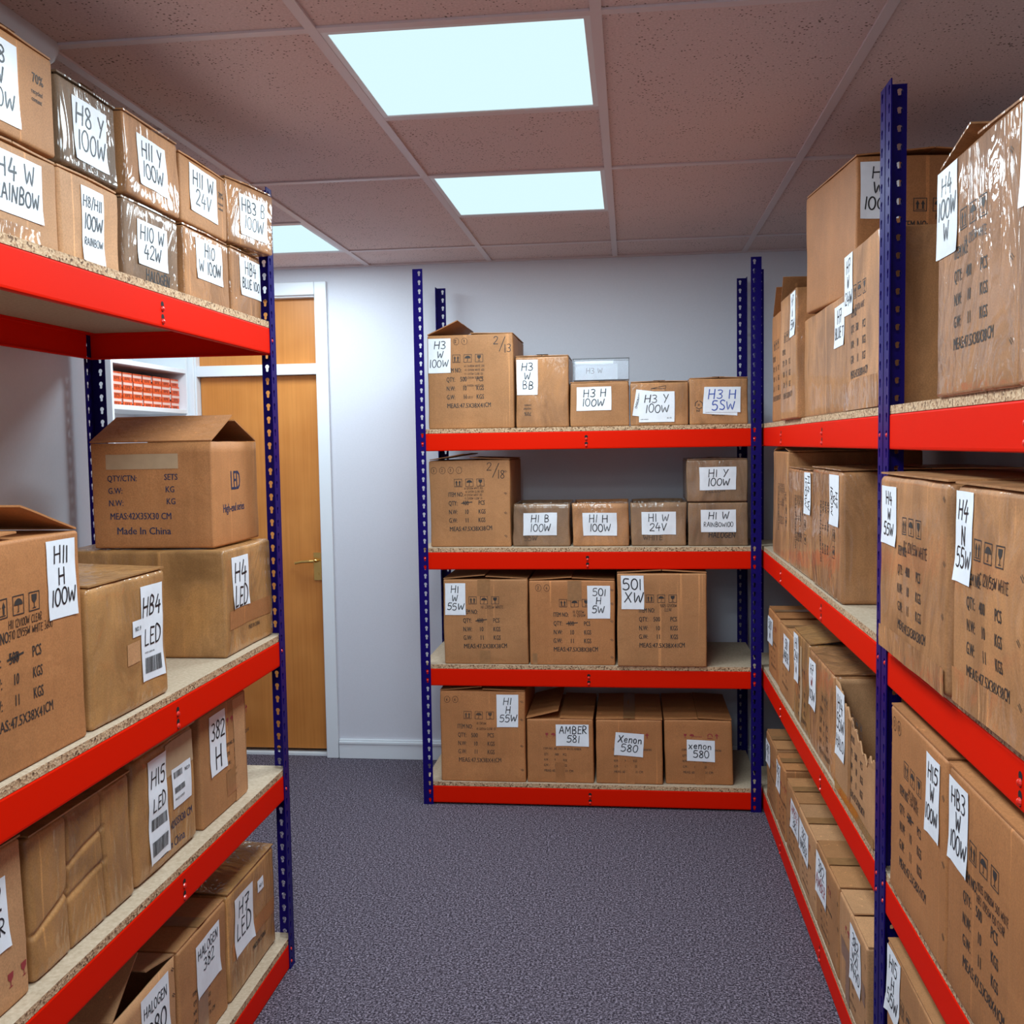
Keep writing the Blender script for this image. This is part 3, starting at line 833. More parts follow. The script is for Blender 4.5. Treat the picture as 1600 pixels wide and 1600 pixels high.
        if s.open:
            bnd = {v for e in bm.edges if e.is_boundary for v in e.verts}
            if s.torn:
                for v in bm.verts:
                    if v.co.y < .012 and v.co.z > h*.62:
                        lim = s.torn(v.co.x + w/2)
                        k = (v.co.z - h*.62)/(h*.38)
                        v.co.z = h*.62 + k*(lim - h*.62)
            bmesh.ops.solidify(bm, geom=bm.faces[:], thickness=.004)
        me = bpy.data.meshes.new('carton'); bm.to_mesh(me); bm.free()
        mb = MB(); mb.add([v.co[:] for v in me.vertices], [tuple(p.vertices) for p in me.polygons], 0)
        bpy.data.meshes.remove(me)
        b0 = len(mb.v)
        nf = len(mb.f)
        mb.v += s.ink.v; mb.f += [[i+b0 for i in f] for f in s.ink.f]; mb.m += s.ink.m
        o = mb.build('carton', s.mats, s.root, fix=False)
        o.data.polygons.foreach_set('use_smooth', [i < nf for i in range(len(o.data.polygons))])
        return s

GB = ['cardboard boxes on the %s shelf of the back shelving' % s for s in ('bottom', 'second', 'third', 'top')]
GLT = ['cardboard boxes on the %s shelf of the left shelving' % s for s in ('bottom', 'second', 'third', 'top')]
GRF = ['cardboard boxes on the %s shelf of the far right shelving' % s for s in ('bottom', 'second', 'third', 'top')]
GRN = ['cardboard boxes on the %s shelf of the near right shelving' % s for s in ('bottom', 'second', 'third', 'top')]
rng = random.Random(5)
def marks(x, z, nums):      # small ringed numbers
    k = Ink()
    for i, t in enumerate(nums):
        X = x + i*.036
        k.stroke(_el(X, z, .0125, .0145), .0014); k.hand(t, X-.004*len(t), z-.006, .012, rng, .0016, 0, .7)
    return k
def frac(a, b_, x, z, h):
    k = Ink(); k.hand(a, x, z+h*.55, h*.62, rng, .003); k.stroke([(x+h*.95, z+h*1.1), (x+h*.45, z)], .003); k.hand(b_, x+h*.85, z-.004, h*.62, rng, .003, 0, .9); return k
def note(b, lines, x=.128, z=.245, h=.011, dz=.0145):
    b.put(scribble(lines, x, z, h, dz, rng), 'F', {0: 4})

# ---- back shelving, top shelf
z = BZ[3]
b = Box('B', -.859, -.489, 4.335, z, .400, .46, 'tall open box labelled H3 W 100W, marked 2/13, on the back shelving', GB[3], 'kraft', seed=1)
b.put(carton_print('500').moved(-.002, .012)); b.put(marks(.125, .372, ['12', '9']), 'F', {0: 4}); b.put(frac('2', '13', .285, .325, .055), 'F', {0: 4})
note(b, ['H3 24V100W WHITE 200', 'H3 12V100W WHITE 600', 'H3 12V55W CLEAR 120', 'H3 12V100W BLUE 200', '', 'H3 24V100W WHITE 100', '', '', 'T10 1LED 10'], .155, .262, .009, .0165)
b.label(.004, .240, .100, .386, ['H3', 'W', '100W']); b.flap('L', 24, .145); b.flap('R', 1); b.done()
b = Box('B', -.479, -.254, 4.335, z, .300, .33, 'medium box labelled H3 W BB beside the tall box, back shelving top shelf', GB[3], 'kraft_sheen', seed=2)
k = Ink(); k.type('70%', 0, 0, .016, .85); k.type('recycled', 0, -.018, .009, .8); k.type('content', 0, -.033, .009, .8)
b.put(k.moved(.066, .066, 1, 180), 'F', {0: 1}); b.label(.004, .140, .094, .288, ['H3', 'W', 'BB']); b.lid(); b.done()
b = Box('B', -.248, -.001, 4.335, z, .184, .30, 'low box labelled H3 H 100W with a clear plastic tub on it', GB[3], 'kraft', seed=3)
b.label(.027, .068, .172, .166, ['H3 H', '100W']); b.lid(); b.done()
b = Box('B', .005, .245, 4.335, z, .180, .32, 'low box labelled H3 Y 100W with two overlapping paper labels', GB[3], 'kraft_sheen', seed=4)
k = Ink(); k.stroke([(0, .012), (.06, .024)], .002); k.stroke([(0, .0), (0, .012), (.06, .012), (.06, .0)], .002); k.stroke([(.06, .012), (.062, .024)], .002); k.stroke([(0, 0), (.06, 0)], .002)
b.put(k.moved(.085, .142), 'F', {0: 1})
e = Ink(); e.type('OVERDRAWN', 0, 0, .010, .8); b.label(.016, .036, .115, .146, [], tilt=-8, extra=e.moved(.014, .03, 1, 84), curl=.001)
e = Ink(); e.type('LAMP LICENCE', .006, .010, .004, .9); e.type('A5 170', .115, .014, .005, .9); k = b.label(.036, .014, .182, .142, ['H3 Y', '100W'], fill=.66, extra=e); b.lid(); b.done()
k.location.y = -.0015
b = Box('B', .250, .490, 4.335, z, .190, .32, 'low box labelled H3 H 55W in blue pen at the right end', GB[3], 'kraft_sheen', seed=5)
k = Ink()
for a in (90, 210, 330):
    p = [(.017*cos(rad(a+t)), .017*sin(rad(a+t))) for t in (12, 60, 108)]; k.stroke(p, .003)
k.type('20', -.006, -.005, .010, .7); k.type('PAP', -.012, -.030, .010, .7)
b.put(k.moved(.040, .082), 'F', {0: 1}); k = Ink(); k.type('100% RECYCLABLE', 0, 0, .006, .8); b.put(k.moved(.09, .036), 'F', {0: 1})
b.label(.058, .040, .200, .150, [], tilt=-4, curl=.001)
k = b.label(.063, .050, .210, .155, ['H3 H', '5SW'], c='ink_blue', fill=.9, tilt=-1); k.location.y = -.0015; b.lid(); b.done()
# clear plastic tub with paper slips
t = tag(empty('plastic_tub', (-.118, 4.405, z+.1955), 0), 'clear plastic tub of paper slips standing on the low H3 H box', 'plastic tub')
mb = MB(); w_, d_, h_, q = .118, .055, .092, .002
for bx in ((-w_, w_, -d_, -d_+q, 0, h_), (-w_, w_, d_-q, d_, 0, h_), (-w_, -w_+q, -d_+q, d_-q, 0, h_), (w_-q, w_, -d_+q, d_-q, 0, h_), (-w_+q, w_-q, -d_+q, d_-q, 0, q)): mb.box(*bx)
mb.build('tub', M['clear'], t)
mb = MB()
for bx in ((-w_-.002, w_+.002, -d_-.002, -d_, h_-.004, h_), (-w_-.002, w_+.002, d_, d_+.002, h_-.004, h_), (-w_-.002, -w_, -d_, d_, h_-.004, h_), (w_, w_+.002, -d_, d_, h_-.004, h_)): mb.box(*bx)
mb.build('rim', M['clear'], t)
for i, (x0, x1, hh, yy, tx, lb) in enumerate(((-.108, .070, .066, -.040, 'H3 W', 'front paper slip marked H3 W inside the clear plastic tub'), (-.110, .052, .080, -.028, '', 'tall blank paper slip standing behind the front slip in the clear tub'))):
    mb = MB(); mb.box(x0, x1, 0, .0006, 0, hh, 0); k = Ink()
    if tx: k.hand(tx, x0+.045, .026, .024, rng, .002)
    k.emit(mb, lambda u, v: (u, -.0005, v), {0: 1})
    o = tag(mb.build('paper_slip', [M['paper'], M['ink_faded']]), lb, 'paper', 'paper slips in the clear tub'); o.location = (-.118, 4.405+yy, z+.1982)

# ---- back shelving, third shelf
z = BZ[2]
b = Box('B', -.864, -.512, 4.350, z, .376, .44, 'tall box without a paper label, marked 2/18, on the back shelving', GB[2], 'kraft', seed=6)
b.put(carton_print('400', '47.5X38X38', True).moved(-.002, -.008)); b.put(marks(.022, .334, ['3', '2', '0', '1']), 'F', {0: 4}); b.put(frac('2', '18', .252, .300, .056), 'F', {0: 4})
note(b, ['H1 12V100W WHITE 800', 'H1 12V55W CLEAR 600', 'H1 12V55W WHITE 150', 'H1 12V100W CLEAR 50'], .150, .250, .009, .0145); b.staples(.325, (.04, .14, .225, .32)); b.flap('L', 9, .15); b.flap('R', 2.5); b.done()
for i, (x0, x1, ln, mt, lb, sub) in enumerate((
        (-.503, -.256, ['H1 B', '100W'], 'brown_tape', 'low open brown box labelled H1 B 100W beside the 2/18 box', '55W'),
        (-.248, -.007, ['H1 H', '100W'], 'kraft_tape', 'low open pale box labelled H1 H 100W in the row of low boxes', ''),
        (.003, .236, ['H1 W', '24V'], 'brown_tape', 'low open brown box labelled H1 W 24V in the row of low boxes', 'WHITE'))):
    b = Box('B', x0, x1, 4.352, z, .184, .33, lb, GB[2], mt, seed=10+i, open=True, amp=.006, r=.009)
    if sub: b.put((lambda q: (q.hand(sub, .05, .026, .022, rng, .003, 0, 1.1), q)[1])(Ink()), 'F', {0: 2})
    b.label(.045, .048, .190, .144, ln, shiny=True); b.done()
b = Box('B', .243, .492, 4.345, z, .184, .33, 'low brown box labelled H1 W Rainbow 100W under another box', GB[2], 'brown_tape', seed=14, amp=.003)
b.put((lambda q: (q.hand('HALOGEN', .085, .036, .022, rng, .003, 0, 1.0), q)[1])(Ink()), 'F', {0: 4}); b.label(.053, .059, .199, .154, ['H1 W', 'RAINBOW100'], shiny=True); b.done()
b = Box('B', .238, .488, 4.345, z+.187, .176, .33, 'low brown box labelled H1 Y 100W stacked on the Rainbow box', GB[2], 'brown_tape', seed=15, amp=.004)
b.put((lambda q: (q.hand('YELLOW', .075, .040, .020, rng, .003, 0, 1.0), q)[1])(Ink()), 'F', {0: 2}); b.label(.053, .050, .201, .146, ['H1 Y', '100W'], shiny=True); b.lid(); b.done()

# ---- back shelving, second shelf
z = BZ[1]
b = Box('B', -.808, -.440, 4.320, z, .370, .46, 'square box labelled H1 W 55W at the left of the second shelf', GB[1], 'kraft', seed=20)
b.put(carton_print('400', '47.5X38X38', True).moved(.002, -.008)); note(b, ['H1 12V55W WHITE'], .165, .243, .014); b.tape(.150, .30, .205, .369); b.tape(.155, .001, .200, .06)
b.label(.008, .215, .098, .354, ['H1', 'W', '55W']); b.flap('L', 5); b.flap('R', 3); b.done()
b = Box('B', -.433, -.068, 4.317, z, .366, .46, 'square box labelled 501 H 5W, paper at its upper right', GB[1], 'kraft_warm', seed=21)
b.put(carton_print('400', '47.5X38X38', True).moved(.018, -.018)); b.put(marks(.040, .335, ['2', '4']), 'F', {0: 4}); note(b, ['H1 12V55W', 'H1 12V100W'], .182, .225, .012); b.tape(.165, .28, .225, .365); b.tape(.012, .001, .032, .05); b.staples(.346, (.03, .105, .185, .26, .32))
b.label(.249, .203, .345, .344, ['501', 'H', '5W']); b.flap('L', 3); b.flap('R', 2); b.done()
b = Box('B', -.058, .316, 4.297, z, .398, .46, 'taller box labelled 501 XW, third along the second shelf', GB[1], 'kraft', seed=22)
b.put(carton_print('500').moved(.008, .005)); note(b, ['9005 12V100W', '   CLEAR'], .178, .256, .013, .018)
b.label(.016, .247, .111, .390, ['501', 'XW'], fill=.78); b.flap('L', 3.2); b.flap('R', 3.2); b.done()

# ---- back shelving, bottom shelf
z = BZ[0]
b = Box('B', -.832, -.459, 4.318, z, .400, .46, 'tall box labelled H1 H 55W at the bottom left of the back shelving', GB[0], 'kraft_warm', seed=25)
b.put(carton_print('500', c=0).moved(-.006, .008), 'F', {0: 2}); b.put(marks(.032, .362, ['6', '6']), 'F', {0: 4}); note(b, ['H1 12V55W', 'H1 12V55W CLEAR 50'], .155, .255, .010, .024); b.staples(.352, (.05, .155, .27, .35))
b.label(.248, .244, .343, .387, ['H1', 'H', '55W']); b.flap('L', 5); b.flap('R', 1.5); b.done()
for i, (x0, x1, fr, lb, rect, ln, tl, fa, wd) in enumerate((
        (-.455, -.166, 4.325, 'low long box labelled Amber 581 on the bottom shelf', (.128, .163, .270, .257), ['AMBER', '581'], 0, (14, 1), 'AMBER'),
        (-.155, .130, 4.328, 'low long box labelled Xenon 580 with a tilted paper, centre of the bottom shelf', (.080, .122, .204, .224), ['Xenon', '580'], -4, (1.5, 1), 'XENON'),
        (.142, .428, 4.340, 'low long box labelled xenon 580 at the right end of the bottom shelf', (.094, .102, .210, .194), ['xenon', '580'], -1, (2, 3), 'XENON'))):
    b = Box('B', x0, x1, fr, z, .280, .45, lb, GB[0], 'kraft_warm', seed=28+i, lean=0 if i < 2 else -.02, amp=.004)
    b.put(small_print(word=wd), 'F', {0: 2, 1: 3}); b.tape(.125, .001, .165, .09, 'kraft_warm')
    b.label(*rect, ln, tilt=tl, wd=.10); b.lid('LR', *fa); b.done()

# ---- left shelving, top shelf, lower tier
z = BZL[3]
b = Box('L', 1.56, 1.824, -1.055, z, .165, .30, 'lower box labelled H4 W Rainbow at the left edge of the top left shelf', GLT[3], 'kraft_light', seed=40)
b.label(.052, .044, .212, .150, ['H4 W', 'RAINBOW'], wd=.12); b.tape(.04, .002, .2, .03, 'kraft_sheen'); b.lid(); b.done()
b = Box('L', 1.830, 2.052, -1.055, z, .166, .30, 'lower box with a tall narrow paper reading H8/H11 100W Rainbow', GLT[3], 'kraft_light', seed=41)
b.label(.074, .007, .158, .150, ['H8/H11', '100W', 'RAINBOW'], wd=.075); b.lid(); b.done()
b = Box('L', 2.073, 2.332, -1.055, z, .166, .30, 'lower brown taped box labelled H10 W 42W', GLT[3], 'brown_tape', seed=42, amp=.003)
b.put((lambda q: (q.hand('HALOGEN', .095, .008, .024, rng, .0035, 0, .95), q)[1])(Ink()), 'F', {0: 4}); b.label(.059, .038, .199, .134, ['H10 W', '42W'], shiny=True); b.lid(); b.done()
b = Box('L', 2.360, 2.632, -1.052, z, .170, .30, 'lower pale box labelled H10 W 100W', GLT[3], 'kraft_tape', seed=43)
b.label(.066, .055, .224, .155, ['H10', 'W 100W'], wd=.10); b.lid(); b.done()
b = Box('L', 2.655, 2.868, -1.052, z, .172, .30, 'lower box labelled HB4 Blue 100 next to the end post', GLT[3], 'kraft_tape', seed=44)
b.label(.057, .055, .204, .158, ['HB4', 'BLUE 100'], shiny=True); b.lid(); b.done()
# upper tier
z2 = z + .1765
b = Box('L', 1.56, 1.826, -1.055, z2, .178, .30, 'upper box printed 70% recycled content at the top left corner', GLT[3], 'kraft', seed=45)
k = Ink(); k.type('70%', 0, 0, .018, .85); k.type('recycled', -.004, -.020, .009, .85); k.type('content', -.004, -.034, .009, .85); b.put(k.moved(.198, .118))
b.label(.040, .020, .153, .160, ['H8', 'W', '100W'], shiny=True); b.lid(); b.done()
b = Box('L', 1.842, 2.062, -1.055, z2, .165, .30, 'upper brown box wrapped in shiny tape labelled H8 Y 100W', GLT[3], 'brown_tape', seed=46, amp=.006)
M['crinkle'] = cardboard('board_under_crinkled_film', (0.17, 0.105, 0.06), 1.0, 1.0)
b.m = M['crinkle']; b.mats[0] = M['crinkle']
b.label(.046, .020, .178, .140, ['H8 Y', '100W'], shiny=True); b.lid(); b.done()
b = Box('L', 2.083, 2.345, -1.052, z2, .172, .30, 'upper pale taped box labelled H11 Y 100W between the brown and the plain box', GLT[3], 'kraft_tape', seed=47, amp=.006)
b.label(.058, .034, .199, .142, ['H11 Y', '100W'], shiny=True); b.flap('F', 3); b.flap('K', 1); b.done()
b = Box('L', 2.362, 2.636, -1.055, z2+.003, .160, .30, 'upper plain box labelled H11 W 24V', GLT[3], 'kraft', seed=48)
k = Ink(); k.type('70%', 0, 0, .016, .85); k.type('recycled', -.004, -.018, .008, .85); k.type('content', -.004, -.031, .008, .85); b.put(k.moved(.222, .105))
b.label(.052, .034, .208, .148, ['H11 W', '24V'], tilt=-2); b.lid(); b.done()
b = Box('L', 2.638, 2.870, -1.033, z2+.007, .168, .24, 'upper taped box labelled HB3 B 100W, sticking out over the end post', GLT[3], 'kraft_tape', seed=49, amp=.006, yaw=0)
b.root.rotation_euler.z -= rad(11)
b.label(.060, .030, .200, .140, ['HB3 B', '100W'], shiny=True); b.lid(); b.done()

# ---- left shelving, third shelf
z = BZL[2]
b = Box('L', 1.458, 1.838, -1.050, z, .402, .46, 'big open box labelled H11 H 100W at the left edge', GLT[2], 'kraft_warm', seed=50, lean=-.01)
b.put(carton_print('500', '47.5X38X41', True).moved(-.002, .002)); b.put(marks(.03, .36, ['5', '6']), 'F', {0: 4})
note(b, ['H11 12V100W CLEAR', 'T10 12V55W WHITE 3600', '', '4000'], .140, .252, .014, .0185)
b.label(.268, .245, .362, .390, ['H11', 'H', '100W']); b.flap('R', 17, .185); b.flap('L', 3); b.done()
b = Box('L', 1.860, 2.192, -1.050, z, .284, .46, 'taped box labelled HB4 LED with a barcode under the writing', GLT[2], 'old_tape', seed=51, amp=.006, r=.012)
e = barcode(.016, .016, .078, .034, rng, 2); e.type('SUPPLIED CARRIER LABEL', .014, .060, .0035, .9, 2)
b.label(.206, .050, .312, .258, ['HB4', 'LED', ' '], fill=.95, extra=e, heights=[.20, .18, .1]); k = Ink(); k.type('NO. 9', .010, .012, .010, .8, 2); b.label(.165, .155, .212, .190, [], extra=k, curl=0)
b.tape(.142, .10, .20, .145, 'kraft_light'); b.lid('FK', 2, 2); b.done()
b = Box('L', 2.548, 2.900, -1.058, z, .286, .47, 'wide box labelled H4 LED with a smaller open box on top', GLT[2], 'old_tape', seed=52, amp=.005, r=.010)
k = Ink(); k.type('MADE IN CHINA', 0, 0, .013, .62); b.put(k.moved(.165, .048), 'F', {0: 2}); b.label(.046, .122, .164, .262, ['H4', 'LED'], fill=.95, curl=.004); b.tape(.02, .07, .33, .12, 'kraft_warm'); b.done()
# the open LED box: its printed side faces the camera, its end faces the aisle
b = Box('B', -1.432, -1.094, 2.578, z+.290, .282, .33, 'open box printed Made In China and LED, stacked on the H4 LED box', GLT[2], 'kraft_warm', seed=53, open=True)
k = Ink()
for t, x, zz, cc, hh in (('QTY/CTN:', .045, .180, .78, .017), ('SETS', .205, .182, .8, .017), ('G.W:', .046, .147, .8, .017), ('KG', .208, .149, .8, .017), ('N.W:', .047, .114, .8, .017), ('KG', .210, .117, .8, .017), ('MEAS:42X35X30 CM', .050, .078, .8, .018), ('Made In China', .068, .038, .95, .020)):
    k.type(t, x, zz, hh, cc)
b.put(k, 'F', {0: 5}); k = Ink(); k.type('LED', .118, .150, .055, .55); k.type('High-end series', .062, .090, .024, .72); b.put(k, 'S', {0: 5})
b.tape(.043, .212, .245, .252, 'pale_tape'); b.flap('F', 25, .165, inset=.0); b.flap('K', 20, .165); b.done()

# ---- left shelving, second shelf
z = BZL[1]
b = Box('L', 1.31, 1.638, -1.067, z, .282, .46, 'box with red hand and glass marks, cut by the left edge', GLT[1], 'kraft_light', seed=55)
b.put(small_print(), 'F', {0: 2, 1: 3}); k = Ink(); icons(k, .255, .035, .034, .04, 0, False, 'ww'); b.put(k, 'F', {0: 3}); b.label(.155, .11, .278, .235, ['382', 'AMBER'], curl=.002); b.lid(); b.done()
def dentf(x, q):
    def g(c, wd): return math.exp(-((x-c)/wd)**2)
    return .011*g(.125, .0034) + .010*g(.262, .0034) + .006*math.exp(-((q - .10 - .25*(x-.05))/.006)**2)*(x < .13) + .005*math.exp(-((q-.175-.2*(x-.19))/.006)**2)*(.12 < x < .27) + .004*math.exp(-((q-.11-.15*(x-.19))/.006)**2)*(.12 < x < .27) + .010*g(.19, .07)*(q/.27)
b = Box('L', 1.659, 2.036, -1.070, z, .268, .46, 'dented creased box with no paper label', GLT[1], 'old_tape', seed=56, amp=.007, r=.012, dent=dentf, n=110)
b.lid('FK', 4, 2, False); b.done()
b = Box('L', 2.045, 2.362, -1.068, z, .286, .46, 'scuffed box labelled H15 LED with barcodes and a shipping label', GLT[1], 'old_tape', seed=57, amp=.008, r=.02)
k = Ink(); k.type('SETS', .235, .215, .018, .7); k.type('42X35X30 CM', .165, .072, .020, .72); k.type('Made In China', .100, .026, .022, .8); b.put(k, 'F', {0: 5})
e = barcode(.012, .075, .075, .026, rng, 2); e.g += barcode(.012, .016, .075, .034, rng, 2).g
b.label(.060, .030, .155, .265, ['H15', 'LED', ' ', ' '], fill=1, extra=e, heights=[.16, .13, .1, .1], curl=.004)
e = barcode(.010, .070, .045, .016, rng, 2); e.g += barcode(.010, .034, .055, .014, rng, 2).g; e.type('NO.9', .068, .072, .010, .8, 2); e.type('FRAGILE ADDRESS', .010, .018, .005, .9, 2)
b.label(.185, .115, .285, .210, [], extra=e, curl=0); b.tape(.15, .20, .30, .275, 'pale_tape'); b.lid('FK', 1, 1); b.done()
b = Box('L', 2.392, 2.698, -1.070, z, .288, .46, 'upright box labelled 382 H near the end post', GLT[1], 'kraft', seed=58, lean=.0)
b.put(small_print(word='CLEAR').moved(.085, .02), 'F', {0: 1, 1: 3}); b.tape(.21, .002, .29, .28, 'kraft_light'); b.label(.054, .118, .156, .272, ['382', 'H'], fill=.9); b.tape(.15, .035, .22, .10); b.lid(); b.done()

# ---- left shelving, bottom shelf
z = BZL[0]
b = Box('L', 1.918, 2.206, -1.068, z, .292, .46, 'open box labelled Halogen 380 with its flaps raised', GLT[0], 'kraft_light', seed=60, open=True)
b.put(small_print(top=False), 'F', {0: 2}); b.label(.118, .135, .252, .275, ['HALOGEN', '380'], wd=.13); b.flap('L', 38, .15); b.flap('R', 13, .14); b.flap('K', 10, .2); b.staples(.268, (.1, .2, .26)); b.done()
b = Box('L', 2.213, 2.497, -1.066, z, .292, .46, 'closed box labelled Halogen 382 on the bottom left shelf', GLT[0], 'kraft', seed=61)
b.put(small_print(top=False, word='CLEAR'), 'F', {0: 1}); b.label(.095, .125, .238, .262, ['HALOGEN', '382'], tilt=2, fill=.55, curl=.003); b.tape(.1, .001, .16, .12); b.lid(); b.done()
b = Box('L', 2.512, 2.866, -1.066, z, .294, .46, 'taped box labelled H7 LED at the end of the bottom left shelf', GLT[0], 'old_tape', seed=62, amp=.006, r=.012)
k = Ink(); k.type('MADE IN CHINA', 0, 0, .016, .62); b.put(k.moved(.165, .062), 'F', {0: 1}); k = Ink(); k.type('NO. 5', .010, .012, .010, .8, 2)
b.label(.046, .100, .178, .262, ['H7', 'LED'], fill=.72, curl=.004); b.label(.210, .210, .256, .246, [], extra=k, curl=0); b.tape(.03, .10, .34, .145, 'kraft_warm'); b.lid('FK', 4, 1, False); b.done()

# ---- far right shelving, top shelf
z = BZ[3]
b = Box('R', 4.075, 3.80, .553, z, .405, .46, 'plain narrow-looking box at the far end of the right top shelf', GRF[3], 'kraft_warm', seed=70)
b.put(carton_print().moved(-.06, 0), 'F', {0: 2}); b.flap('L', 50, .13); b.done()
b = Box('R', 3.74, 3.385, .535, z, .418, .40, 'open box with a narrow white paper reading H7 W 55W', GRF[3], 'kraft_sheen', seed=71, open=True)
b.put(carton_print().moved(-.01, -.005), 'F', {0: 2}); b.label(.235, .27, .345, .412, ['H7', 'W', '55W']); b.flap('L', 62, .09); b.flap('K', 70, .085); b.done()
b = Box('R', 3.362, 2.738, .556, z, .307, .46, 'wide plain box labelled H7 Blue T under a big box', GRF[3], 'kraft_sheen', seed=72, amp=.003)
b.label(.488, .176, .612, .285, ['H7', 'BLUE T']); b.done()
b = Box('B', .585, .99, 2.757, z+.3115, .345, .46, 'big box stacked on the H7 Blue box, its printed side towards the camera', GRF[3], 'kraft_warm', seed=73, amp=.003)
b.root.location = (.585 + .2025*cos(rad(6)), 2.757 + .2025*sin(rad(6)), z+.3105); b.root.rotation_euler.z = rad(6)
b.put(carton_print('1000').moved(.035, -.068)); note(b, ['H7 12V100W', '', 'H7 12V100W'], .20, .182, .015, .017); b.label(.010, .185, .108, .330, ['H1', 'W', '100W']); b.flap('L', 5); b.flap('R', 5); b.done()
b = Box('R', 2.728, 2.349, .550, z, .396, .46, 'box labelled H7 W 24V beside the middle posts', GRF[3], 'kraft_sheen', seed=74)
b.put(carton_print('500').moved(.0, .002)); note(b, ['H7 12V100W WHITE'], .12, .242, .014); b.label(.003, .242, .104, .392, ['H7', 'W', '24W']); b.tape(.002, .002, .37, .075, 'kraft_tape'); b.done()
# ---- near right shelving, top shelf
b = Box('R', 1.900, 1.514, .543, z, .396, .46, 'tall shiny taped box labelled H4 100W W with a raised flap', GRN[3], 'kraft_tape', seed=75)
b.put(carton_print('400', '47.5X38X38').moved(.012, -.002)); note(b, ['H4 12V55W WHITE'], .14, .240, .015); b.label(.001, .240, .110, .390, ['H4', '100W', 'W'], shiny=True); b.staples(.348, (.06, .18, .33)); b.flap('L', 12, .16); b.flap('R', 2); b.done()
b = Box('R', 1.509, 1.129, .540, z, .398, .46, 'tall box cut by the right edge on the top shelf', GRN[3], 'kraft_tape', seed=76)
b.put(carton_print('400')); b.label(.004, .244, .110, .388, ['H4', '55W', 'H'], shiny=True); b.lid(); b.done()
# ---- far right shelving, third shelf
z = BZ[2]
side = carton_print('500', '47.5X38X41', True)
b = Box('R', 4.100, 3.712, .560, z, .398, .46, 'tall box with sideways print and no paper, far end of the right third shelf', GRF[2], 'kraft_sheen', seed=78)
b.put(side.moved(.06, .36, .95, -90)); b.flap('L', 8, .1); b.flap('R', 6, .1); b.done()
b = Box('R', 3.695, 3.256, .558, z, .344, .46, 'middle box of three with sideways writing on its paper, right third shelf', GRF[2], 'kraft_tape', seed=79, r=.012)
b.put(side.moved(.07, .335, .95, -90)); note(b, ['H4 12V55W'], .2, .12, .016); b.label(.335, .205, .438, .338, ['H4 W', '100W'], rot=-90); b.lid('FK', .5, .5); b.done()
b = Box('R', 3.205, 2.768, .553, z, .356, .46, 'nearest of three boxes with sideways writing reading H7 W 100W', GRF[2], 'kraft_tape', seed=80, r=.014)
b.put(side.moved(.07, .345, .95, -90)); b.label(.285, .205, .415, .345, ['H7', 'W', '100W'], rot=-90); b.lid('FK', .5, .5); b.done()
# ---- near right shelving, third shelf
b = Box('R', 2.233, 1.770, .527, z, .366, .46, 'wide box labelled H4 W 55W just past the middle posts', GRN[2], 'kraft_sheen', seed=81, r=.014, amp=.005)
b.put(carton_print('400', '47.5X38X38').moved(.065, -.015), 'F', {0: 1}); note(b, ['XC 12V/55W WHITE'], .19, .222, .02); b.staples(.435, (.04, .13, .22, .33)); b.label(.024, .225, .130, .345, ['H4', 'W', '55W']); b.tape(.002, .002, .46, .05, 'kraft_tape'); b.lid('FK', .5, .5); b.done()
b = Box('R', 1.760, 1.436, .534, z, .364, .46, 'box labelled H4 N 55W, second along the near right third shelf', GRN[2], 'kraft_sheen', seed=82, r=.012, amp=.005)
b.put(carton_print('400', '47.5X38X38').moved(-.01, -.020), 'F', {0: 1}); note(b, ['XC 12V/55W WHITE'], .12, .215, .018); b.staples(.298, (.06, .15, .24, .32)); b.label(.004, .205, .092, .355, ['H4', 'N', '55W']); b.tape(.002, .002, .32, .06, 'kraft_tape'); b.flap('F', .5); b.flap('K', 3); b.done()
# ---- far right shelving, second shelf
z = BZ[1]
for i, (a0, a1, fx, h, mt, rect, ln, lb, op, cc) in enumerate((
        (4.232, 3.938, .560, .268, 'kraft_warm', (.002, .130, .130, .235), ['580', 'W'], 'farthest box on the right second shelf, labelled 580', 0, None),
        (3.905, 3.590, .557, .266, 'kraft', (.110, .130, .250, .242), ['581', 'AMBER'], 'box labelled 581 Amber, second from the far end of the right second shelf', 0, None),
        (3.545, 3.240, .555, .305, 'old_tape', (.004, .130, .092, .296), ['H1', '24V', 'W'], 'battered box with a split top and a label lying on its lid', 0, None),
        (3.228, 2.845, .553, .300, 'kraft_tape', (.003, .125, .115, .275), ['H7', 'W', '100W'], 'shiny taped box labelled H7 W 100W on the right second shelf', 0, [0, 1, 0]))):  # the red W paints in a reddish reflection on this label
    b = Box('R', a0, a1, fx, z, h, .46, lb, GRF[1], mt, seed=84+i, amp=.005, r=.01)
    b.put(small_print(word='WHITE').moved(.0, .0) if i < 2 else carton_print('500', c=0).moved(.03 if i == 2 else .1, -.035, .8), 'F', {0: 2, 1: 3})
    b.label(*rect, ln, colours=cc)
    if i == 2:
        b.flap('F', 7); b.flap('K', 1)
        mb = MB(); mb.add([(.0, .16, h+.0215), (.09, .16, h+.0215), (.09, .225, h+.0275), (.0, .225, h+.0275)], [(0, 1, 2, 3)]); mb.build('paper_label', M['paper'], b.root)
        b.tape(.12, .02, .16, .27, 'pale_tape')
    else: b.lid('FK' if i == 3 else 'LR', .8, .8)
    b.done()
def torn(x):
    f = x/.445
    return .300 if f < .12 else (.300 - .05*(f-.12)/.2 + .006*sin(x*160) if f < .32 else (.262 - .075*(f-.32)/.5 + .008*sin(x*130) if f < .85 else .205 + .008*sin(x*190)))
b = Box('R', 2.812, 2.367, .551, z, .300, .46, 'box with a ragged torn-open front labelled H4 55W Halo', GRF[1], 'kraft_light', seed=89, open=True, torn=torn, n=40)
